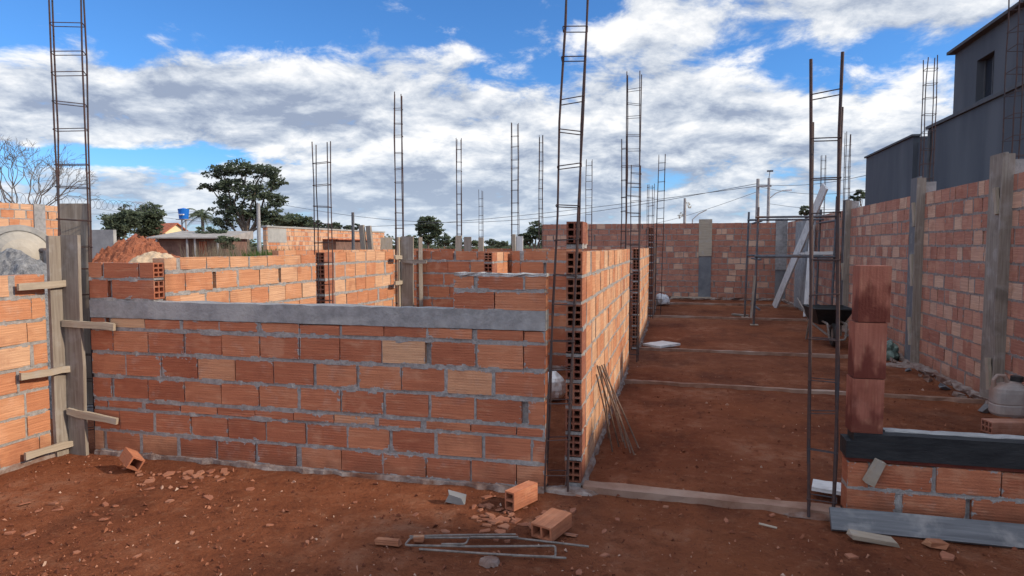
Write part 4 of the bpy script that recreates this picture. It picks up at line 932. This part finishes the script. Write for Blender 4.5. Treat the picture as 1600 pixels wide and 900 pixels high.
# heaps
def heap(name, c, rx, ry, h, mat, label, seed, amp=.2):
    mb = MB(); n, m_ = 120, 40; P_ = []
    for j in range(m_ + 1):
        t = j / m_; row = []
        for i in range(n):
            a = 2 * PI * i / n; v = Vector((math.cos(a) * t, math.sin(a) * t, 0)); z = h * (1 - t ** 1.7)
            k = 1 + .25 * mnoise.noise(Vector((math.cos(a) * 1.3, math.sin(a) * 1.3, seed)))
            z = z * .93 + amp * h * mnoise.noise(Vector((v.x * 3 + seed, v.y * 3, 0))) * (1 - t) + amp * .6 * h * mnoise.noise(Vector((v.x * 9 + seed, v.y * 9, 2))) * (1 - t * .7) + amp * .45 * h * mnoise.noise(Vector((v.x * 24 + seed, v.y * 24, 6)))
            row.append(Vector((c.x + v.x * rx * k, c.y + v.y * ry * k, max(z, -.02) if t < 1 else -.05)))
        P_.append(row)
    for j in range(m_):
        for i in range(n): mb.quad(P_[j + 1][i], P_[j + 1][(i + 1) % n], P_[j][(i + 1) % n], P_[j][i])
    return tag(mb.build(name, mat, loc=(c.x, c.y, 0), smooth=False), label, 'heap', 'heaps of building material')
heap('soil_mound', basept(214, 15.5), 2.3, 1.7, 1.72, M_dirt, 'red soil mound behind the front wall at the left', 3, .14)
heap('sand_heap', basept(238, 9.5), 1.5, 1.0, 1.53, M_sand, 'pale sand heap in front of the red soil mound', 7, .04)
heap('gravel_heap', basept(22, 6.6), 1.25, 1.0, 1.55, M_gravel, 'grey gravel heap at the left edge behind the sunlit wall', 9, .06)
# cement mixer
b0 = basept(30, 8.2); mx = root('cement_mixer', tuple(b0), 'cement mixer drum crusted with cement above the grey gravel heap', 'cement mixer')
vdir = (EYE - b0); vdir.z = 0; vdir.normalize(); axis_ = (vdir + Vector((.25, -.1, .15))).normalized(); Mx = axis_.to_track_quat('Z', 'Y').to_matrix().to_4x4()
M = Matrix.Translation((b0.x, b0.y, 1.36)) @ Mx; mb = MB()
mb.lathe([(.0, .34), (.10, .33), (.2, .28), (.30, .14), (.33, .02), (.34, -.1), (.22, -.5), (.2, -.5)], 28, M); mb.build('drum', M_drumin, mx, loc=(b0.x, b0.y, 1.45), smooth=True)
mb = MB(); mb.lathe([(.335, .03), (.40, .03), (.41, 0), (.40, -.05), (.335, -.05)], 36, M); mb.build('ring_gear', M_mixer, mx, loc=(b0.x, b0.y, 1.45), smooth=True)
mb = MB()
for a, b in (((-.45, 0, 0), (-.4, 0, 1.45)), ((.45, 0, 0), (.4, 0, 1.45)), ((-.45, -.5, 0), (-.42, 0, .9)), ((.45, -.5, 0), (.42, 0, .9)), ((-.45, 0, .4), (.45, 0, .4)), ((-.4, 0, 1.45), (-.33, 0, 1.45)), ((.4, 0, 1.45), (.33, 0, 1.45))): mb.tube([b0 + Vector(a), b0 + Vector(b)], .03, 8)
mb.build('stand', M_tubing, mx, loc=tuple(b0))
for s in (-1, 1):
    mb = MB(); mb.lathe([(.0, -.05), (.18, -.05), (.2, 0), (.18, .05), (0, .05)], 18, Matrix.Translation(b0 + Vector((s * .5, .4, .2))) @ Matrix.Rotation(PI / 2, 4, 'Y')); mb.build('wheel', M_black, mx, loc=tuple(b0))
# cream house with red tiled roof
hc = basept(262, 60); ch = root('house', tuple(hc), 'cream house with red tiled gable roof between the trees', 'house')
ux = (Vector((RT.x, RT.y, 0)) * .9 + Vector((FW.x, FW.y, 0)) * -.45).normalized(); uy = Vector((-ux.y, ux.x, 0))
def hp(a, b, z): return hc + ux * a + uy * b + Vector((0, 0, z))
W, Lh, ez, rzz = 1.9, 3.2, 2.3, 3.55
mb = MB(); q = [hp(1.2 - Lh, -W, 0), hp(1.2, -W, 0), hp(1.2, W, 0), hp(1.2 - Lh, W, 0)]; q2 = [v + Vector((0, 0, ez)) for v in q]
for k in range(4): mb.quad(q[k], q[(k + 1) % 4], q2[(k + 1) % 4], q2[k])
mb.poly([q2[1], q2[2], hp(1.2, 0, rzz - .06)]); mb.poly([q2[3], q2[0], hp(1.2 - Lh, 0, rzz - .06)]); mb.build('wall', M_yellow, ch, loc=tuple(hc))
mb = MB()
for s in (-1, 1):
    a, b, c, d = hp(.9 - Lh, s * (W + .5), ez - .25), hp(1.45, s * (W + .5), ez - .25), hp(1.45, 0, rzz + .05), hp(.9 - Lh, 0, rzz + .05)
    L_ = (b - a).length; S_ = (c - b).length; t = Vector((0, 0, .1)); uvq = [(0, 0), (L_, 0), (L_, S_), (0, S_)]
    mb.quad(*((a, b, c, d) if s < 0 else (b, a, d, c)), uv=uvq); mb.quad(*[v - t for v in ((d, c, b, a) if s < 0 else (c, d, a, b))], uv=uvq); mb.quad(a, b, b - t, a - t); mb.quad(b, c, c - t, b - t)
mb.build('roof', M_tile, ch, loc=tuple(hc))
# blue water tank
tb = basept(288.5, 46); tk = root('water_tank', tuple(tb), 'blue water tank on a thin stand by the cream house', 'water tank'); zc = at(288, 343, 46).z
mb = MB(); mb.lathe([(0, 0), (.29, 0), (.36, .62), (.37, .64), (.37, .68), (0, .76)], 24, Matrix.Translation((tb.x, tb.y, zc + .03))); mb.build('tank', M_blue, tk, loc=(tb.x, tb.y, zc))
mb = MB(); mb.box((tb.x - .06, tb.y - .42, zc + .28), (tb.x + .3, tb.y - .30, zc + .36)); mb.build('label_band', M_wpaint, tk, loc=(tb.x, tb.y, zc))
for s in (-1, 1): mb = MB(); mb.tube([(tb.x + s * .16, tb.y, 0), (tb.x + s * .16, tb.y, zc)], .05, 6); mb.build('leg', M_pole, tk, loc=(tb.x, tb.y, 0))
mb = MB(); mb.box((tb.x - .35, tb.y - .35, zc - .03), (tb.x + .35, tb.y + .35, zc + .02)); mb.build('platform', M_pole, tk, loc=(tb.x, tb.y, zc))
# shed
sb0 = basept(296, 34); sh = root('shed', tuple(sb0), 'long low shed with grey sheet roof below the blue water tank', 'shed'); rx_ = Vector((RT.x, RT.y, 0)); fy = Vector((FW.x, FW.y, 0)).normalized()
def sp(a, b, z): return sb0 + rx_ * a + fy * b + Vector((0, 0, z))
mb = MB()
def obox(mb, a0, a1, b0_, b1, z0, z1, z0b=None):
    zz = z1 if z0b is None else z0b
    c = [sp(a0, b0_, z0), sp(a1, b0_, z0), sp(a1, b1, z0), sp(a0, b1, z0), sp(a0, b0_, z1), sp(a1, b0_, z1), sp(a1, b1, zz), sp(a0, b1, zz)]
    for f in ((0, 1, 5, 4), (1, 2, 6, 5), (2, 3, 7, 6), (3, 0, 4, 7), (4, 5, 6, 7), (3, 2, 1, 0)): mb.quad(*[c[i] for i in f])
obox(mb, -1.7, 1.75, .1, 3.0, 0, 1.88, 2.1); mb.build('wall', M_shedwall, sh, loc=tuple(sb0))
mb = MB(); obox(mb, -2.0, 2.0, -.35, 3.3, 1.90, 1.96, 2.36)
for f in mb.f[:0]: pass
mb.build('roof', M_shedroof, sh, loc=tuple(sb0))
for a in (-1.6, -.05, .35, 1.5): mb = MB(); obox(mb, a, a + .08, -.25, -.17, 0, 1.895); mb.build('post', M_pole, sh, loc=tuple(sb0))
mb = MB(); obox(mb, .45, .85, .06, .098, .2, 1.75); mb.build('door', M_tile, sh, loc=tuple(sb0))
# leaning boards by the ruin
for px0, px1, py, lb in ((571, 566, 352, 'dark post leaning before the old brick ruin, nearer the thin pole'), (581, 577, 353, 'dark leaning post before the old brick ruin, farther from the thin pole')):
    b, t = basept(px0 + 6, 18), at(px1, py, 18); plank('post', b, t, (0, -1, .1), .13, .1, M_wood, None, lb, 'post', 'leaning posts at the ruin')
p = basept(604, 17.5); t = at(604, 371, 17.5); plank('board', p, t, (0.3, -1, 0), .3, .03, M_woodL, None, 'yellowish sheet board standing left of the boarded room column', 'board')
# poles and lines
def pole(px, top, D, r, label, mat=M_pole, group='utility poles and posts'):
    b, t = basept(px, D), at(px, top, D); t = Vector((b.x, b.y, t.z)); rt = root('utility_pole', tuple(b), label, 'pole', group); mb = MB(); mb.tube([b - Vector((0, 0, .1)), t], [r * 1.15, r * .85], 10); mb.build('shaft', mat, rt, loc=tuple(b)); return rt, t
pole(405, 318, 24, .07, 'thin grey post in front of the tall feathery tree')
pole(552, 332, 22, .055, 'thin metal pole standing before the old brick ruin', M_tubing)
u1, t1 = pole(1182, 280, 40, .11, 'thick utility pole left of the pair behind the far boundary wall')
mb = MB(); mb.box((t1.x - .05, t1.y - .15, t1.z - .5), (t1.x + .75, t1.y - .05, t1.z - .4)); mb.build('crossarm', M_pole, u1, loc=tuple(t1))
u2, t2 = pole(1199, 279, 44, .10, 'thinner utility pole right of the pair, carrying the street lamp')
mb = MB(); e = at(1229, 297, 44); mb.tube([at(1200, 312, 44), at(1212, 302, 44), at(1222, 298, 44), e], .03, 6); a_ = mb.build('lamp_arm', M_pole, u2, loc=tuple(t2))
mb = MB(); mb.box((e.x - .05, e.y - .08, e.z - .05), (e.x + .32, e.y + .08, e.z + .03)); o = mb.build('lamp_head', M_wpaint, a_, loc=tuple(t2)); o.location = (0, 0, 0)
mb = MB(); mb.tube([t2, at(1203, 268, 44)], .025, 6); q = at(1203, 267, 44); mb.box((q.x - .18, q.y - .08, q.z - .06), (q.x + .2, q.y + .08, q.z + .04)); mb.build('sensor_mast', M_tubing, u2, loc=tuple(t2))
u3, t3 = pole(1069, 310, 36, .08, 'short pole with pale blossom clinging to it, over the far boundary wall')
mb = MB(); r2 = random.Random(8)
for px, py in ((1075, 318), (1078, 322), (1062, 338), (1066, 334)): leafcloud(mb, at(px, py, 36), .12, .12, .14, 26, .045, r2)
tag(mb.build('blossom_vine', M_blossom, loc=tuple(at(1068, 345, 36))), 'pale blossoming vine on the short pole', 'vine')
mb = MB(); p_ = [at(1082, 343, 38), at(1092, 334, 38), at(1104, 328, 38)]; mb.tube([Vector((p_[0].x, p_[0].y, 0))] + p_, .03, 6); tag(mb.build('street_lamp', M_pole, loc=(p_[0].x, p_[0].y, 0)), 'curved lamp arm just over the far boundary wall', 'street lamp')
def line(a, b, sag, label, r=.016):
    n = 24; mb = MB(); mb.tube([a.lerp(b, i / n) - Vector((0, 0, sag * math.sin(PI * i / n))) for i in range(n + 1)], r * .75, 5)
    tag(mb.build('power_line', M_cable, loc=tuple(a)), label, 'power line', 'power lines')
line(at(430, 318, 60), at(1182, 287, 40), 2.0, 'long power line from the feathery tree across to the pole pair', .022)
line(at(150, 326, 70), at(1182, 291, 40), 2.2, 'lowest long power line crossing behind the rebar cages', .022)
line(at(1182, 288, 40), at(1420, 258, 26), .35, 'upper power line from the pole pair to the dark house', .016)
line(at(1182, 291, 40), at(1420, 285, 30), .5, 'middle power line from the pole pair to the dark house', .016)
line(at(860, 350, 60), at(1182, 300, 40), 1.2, 'thin sagging power line left of the pole pair', .016)
line(at(1199, 318, 44), at(1420, 322, 36), .3, 'lower power line right of the pole pair', .016)
line(at(-40, 322, 60), at(420, 320, 60), .8, 'power line at the left above the cream house', .02)

# ------------------------------------------------------------------ sky, sun
EL, AZ = math.radians(30), math.radians(90.6)
W_ = bpy.data.worlds.new('World'); bpy.context.scene.world = W_; W_.use_nodes = True; nt = W_.node_tree; g = N(nt)
bg = nt.nodes['Background']; d = g.n('ShaderNodeTexCoord').outputs['Generated']
sky = g.n('ShaderNodeTexSky', sky_type='NISHITA'); sky.sun_disc = False; sky.sun_elevation = EL; sky.sun_rotation = AZ; sky.altitude = 900; sky.air_density = 1.0; sky.dust_density = 0.6; sky.ozone_density = 1.6
SKY_K = 0.10
blue = g.vm('MULTIPLY', sky.outputs[0], (SKY_K * .42, SKY_K * .80, SKY_K * 1.22))
# cloud layer, in sky directions
rh = (math.cos(YAW), math.sin(YAW), 0); fh = (-math.sin(YAW), math.cos(YAW), 0)
sx = g.vm('DOT_PRODUCT', d, rh); sy = g.vm('DOT_PRODUCT', d, fh); sz = g.vm('DOT_PRODUCT', d, (0, 0, 1))
def layer(dz, k=.27):
    den = g.math('ADD', g.math('MAXIMUM', g.math('ADD', sz, dz), 0.0), k)
    c = g.n('ShaderNodeCombineXYZ'); g.L(g.math('DIVIDE', sx, den), c.inputs[0]); g.L(g.math('MULTIPLY', g.math('DIVIDE', sy, den), 1.0), c.inputs[1]); c.inputs[2].default_value = 3.7
    big = g.noise(c.outputs[0], 2.1, 2, .5); fine = g.noise(c.outputs[0], 5.2, 13, .62, .25)
    return g.math('ADD', g.math('MULTIPLY', big, .46), g.math('MULTIPLY', fine, .54))
n0 = layer(0.0); n1 = layer(0.018); n2 = layer(0.06)
ay = g.math('MAXIMUM', g.math('ABSOLUTE', sy), .08); tx = g.math('DIVIDE', sx, ay); ty = g.math('DIVIDE', sz, ay)
def gauss(px, py, wx, wy, amp):
    a = g.math('DIVIDE', g.math('SUBTRACT', tx, (px - 800) / F), wx / F); b = g.math('DIVIDE', g.math('SUBTRACT', ty, (385 - py) / F), wy / F)
    e = g.math('POWER', 2.71828, g.math('MULTIPLY', g.math('ADD', g.math('MULTIPLY', a, a), g.math('MULTIPLY', b, b)), -1.0))
    return g.math('MULTIPLY', e, amp)
bias = None
for q in ((400, 30, 330, 60, -.22), (150, 248, 270, 15, -.25), (830, 110, 60, 25, -.06), (1270, 105, 210, 45, -.11), (760, 10, 110, 30, -.05), (1000, 30, 150, 50, .04),
          (280, 165, 400, 55, .21), (1400, 10, 120, 45, .13), (1150, 205, 330, 70, .18), (650, 240, 330, 80, .12), (700, 330, 900, 45, .12), (650, 110, 90, 40, .05)):
    v = gauss(*q); bias = v if bias is None else g.math('ADD', bias, v)
den = g.math('ADD', n0, bias)
alpha = g.smooth(g.math('ADD', den, .03), .48, .60)
lit = g.math('ADD', g.math('MULTIPLY', g.math('SUBTRACT', n0, n1), 3.6), g.math('MULTIPLY', g.math('SUBTRACT', n0, n2), 2.4))
dark = gauss(230, 200, 330, 40, .24); d2 = gauss(1000, 205, 280, 22, .16); d3 = gauss(700, 305, 900, 55, .30); br = gauss(1230, 170, 300, 45, .30); br2 = gauss(600, 110, 220, 40, .22)
lit = g.math('ADD', g.math('ADD', lit, .60), g.math('SUBTRACT', g.math('ADD', br, br2), g.math('ADD', g.math('ADD', dark, d2), d3)))
thick = g.math('MULTIPLY', g.smooth(den, .58, .95), -.22); lit = g.math('ADD', lit, thick, clamp=True)
cc = g.ramp(lit, [(0.0, (.235, .275, .36)), (.3, (.345, .385, .455)), (.6, (.49, .52, .565)), (1.0, (.70, .70, .70))])
# unseen clouds overhead and behind the viewer brightened as added fill for shaded walls
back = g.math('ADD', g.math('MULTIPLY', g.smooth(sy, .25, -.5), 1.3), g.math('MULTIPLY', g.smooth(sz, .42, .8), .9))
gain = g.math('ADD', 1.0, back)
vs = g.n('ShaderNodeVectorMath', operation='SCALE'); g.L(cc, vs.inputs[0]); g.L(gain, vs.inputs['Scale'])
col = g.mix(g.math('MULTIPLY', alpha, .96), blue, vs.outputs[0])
col = g.mix(g.math('MULTIPLY', g.smooth(sz, .15, -.02), .62), col, (.37, .45, .56))
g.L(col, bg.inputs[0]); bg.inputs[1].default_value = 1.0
sd_ = Vector((math.cos(EL) * math.sin(AZ), math.cos(EL) * math.cos(AZ), math.sin(EL)))
sl = bpy.data.lights.new('sun', 'SUN'); sl.energy = 3.1; sl.angle = math.radians(2.0); sl.color = (1.0, .86, .68)
so = bpy.data.objects.new('sun', sl); C.objects.link(so); so.rotation_euler = (-sd_).to_track_quat('-Z', 'Y').to_euler()

sc_ = bpy.context.scene
sc_.view_settings.view_transform = 'Standard'; sc_.view_settings.look = 'None'; sc_.view_settings.exposure = 0.58; sc_.view_settings.gamma = 1
sc_.render.engine = 'CYCLES'
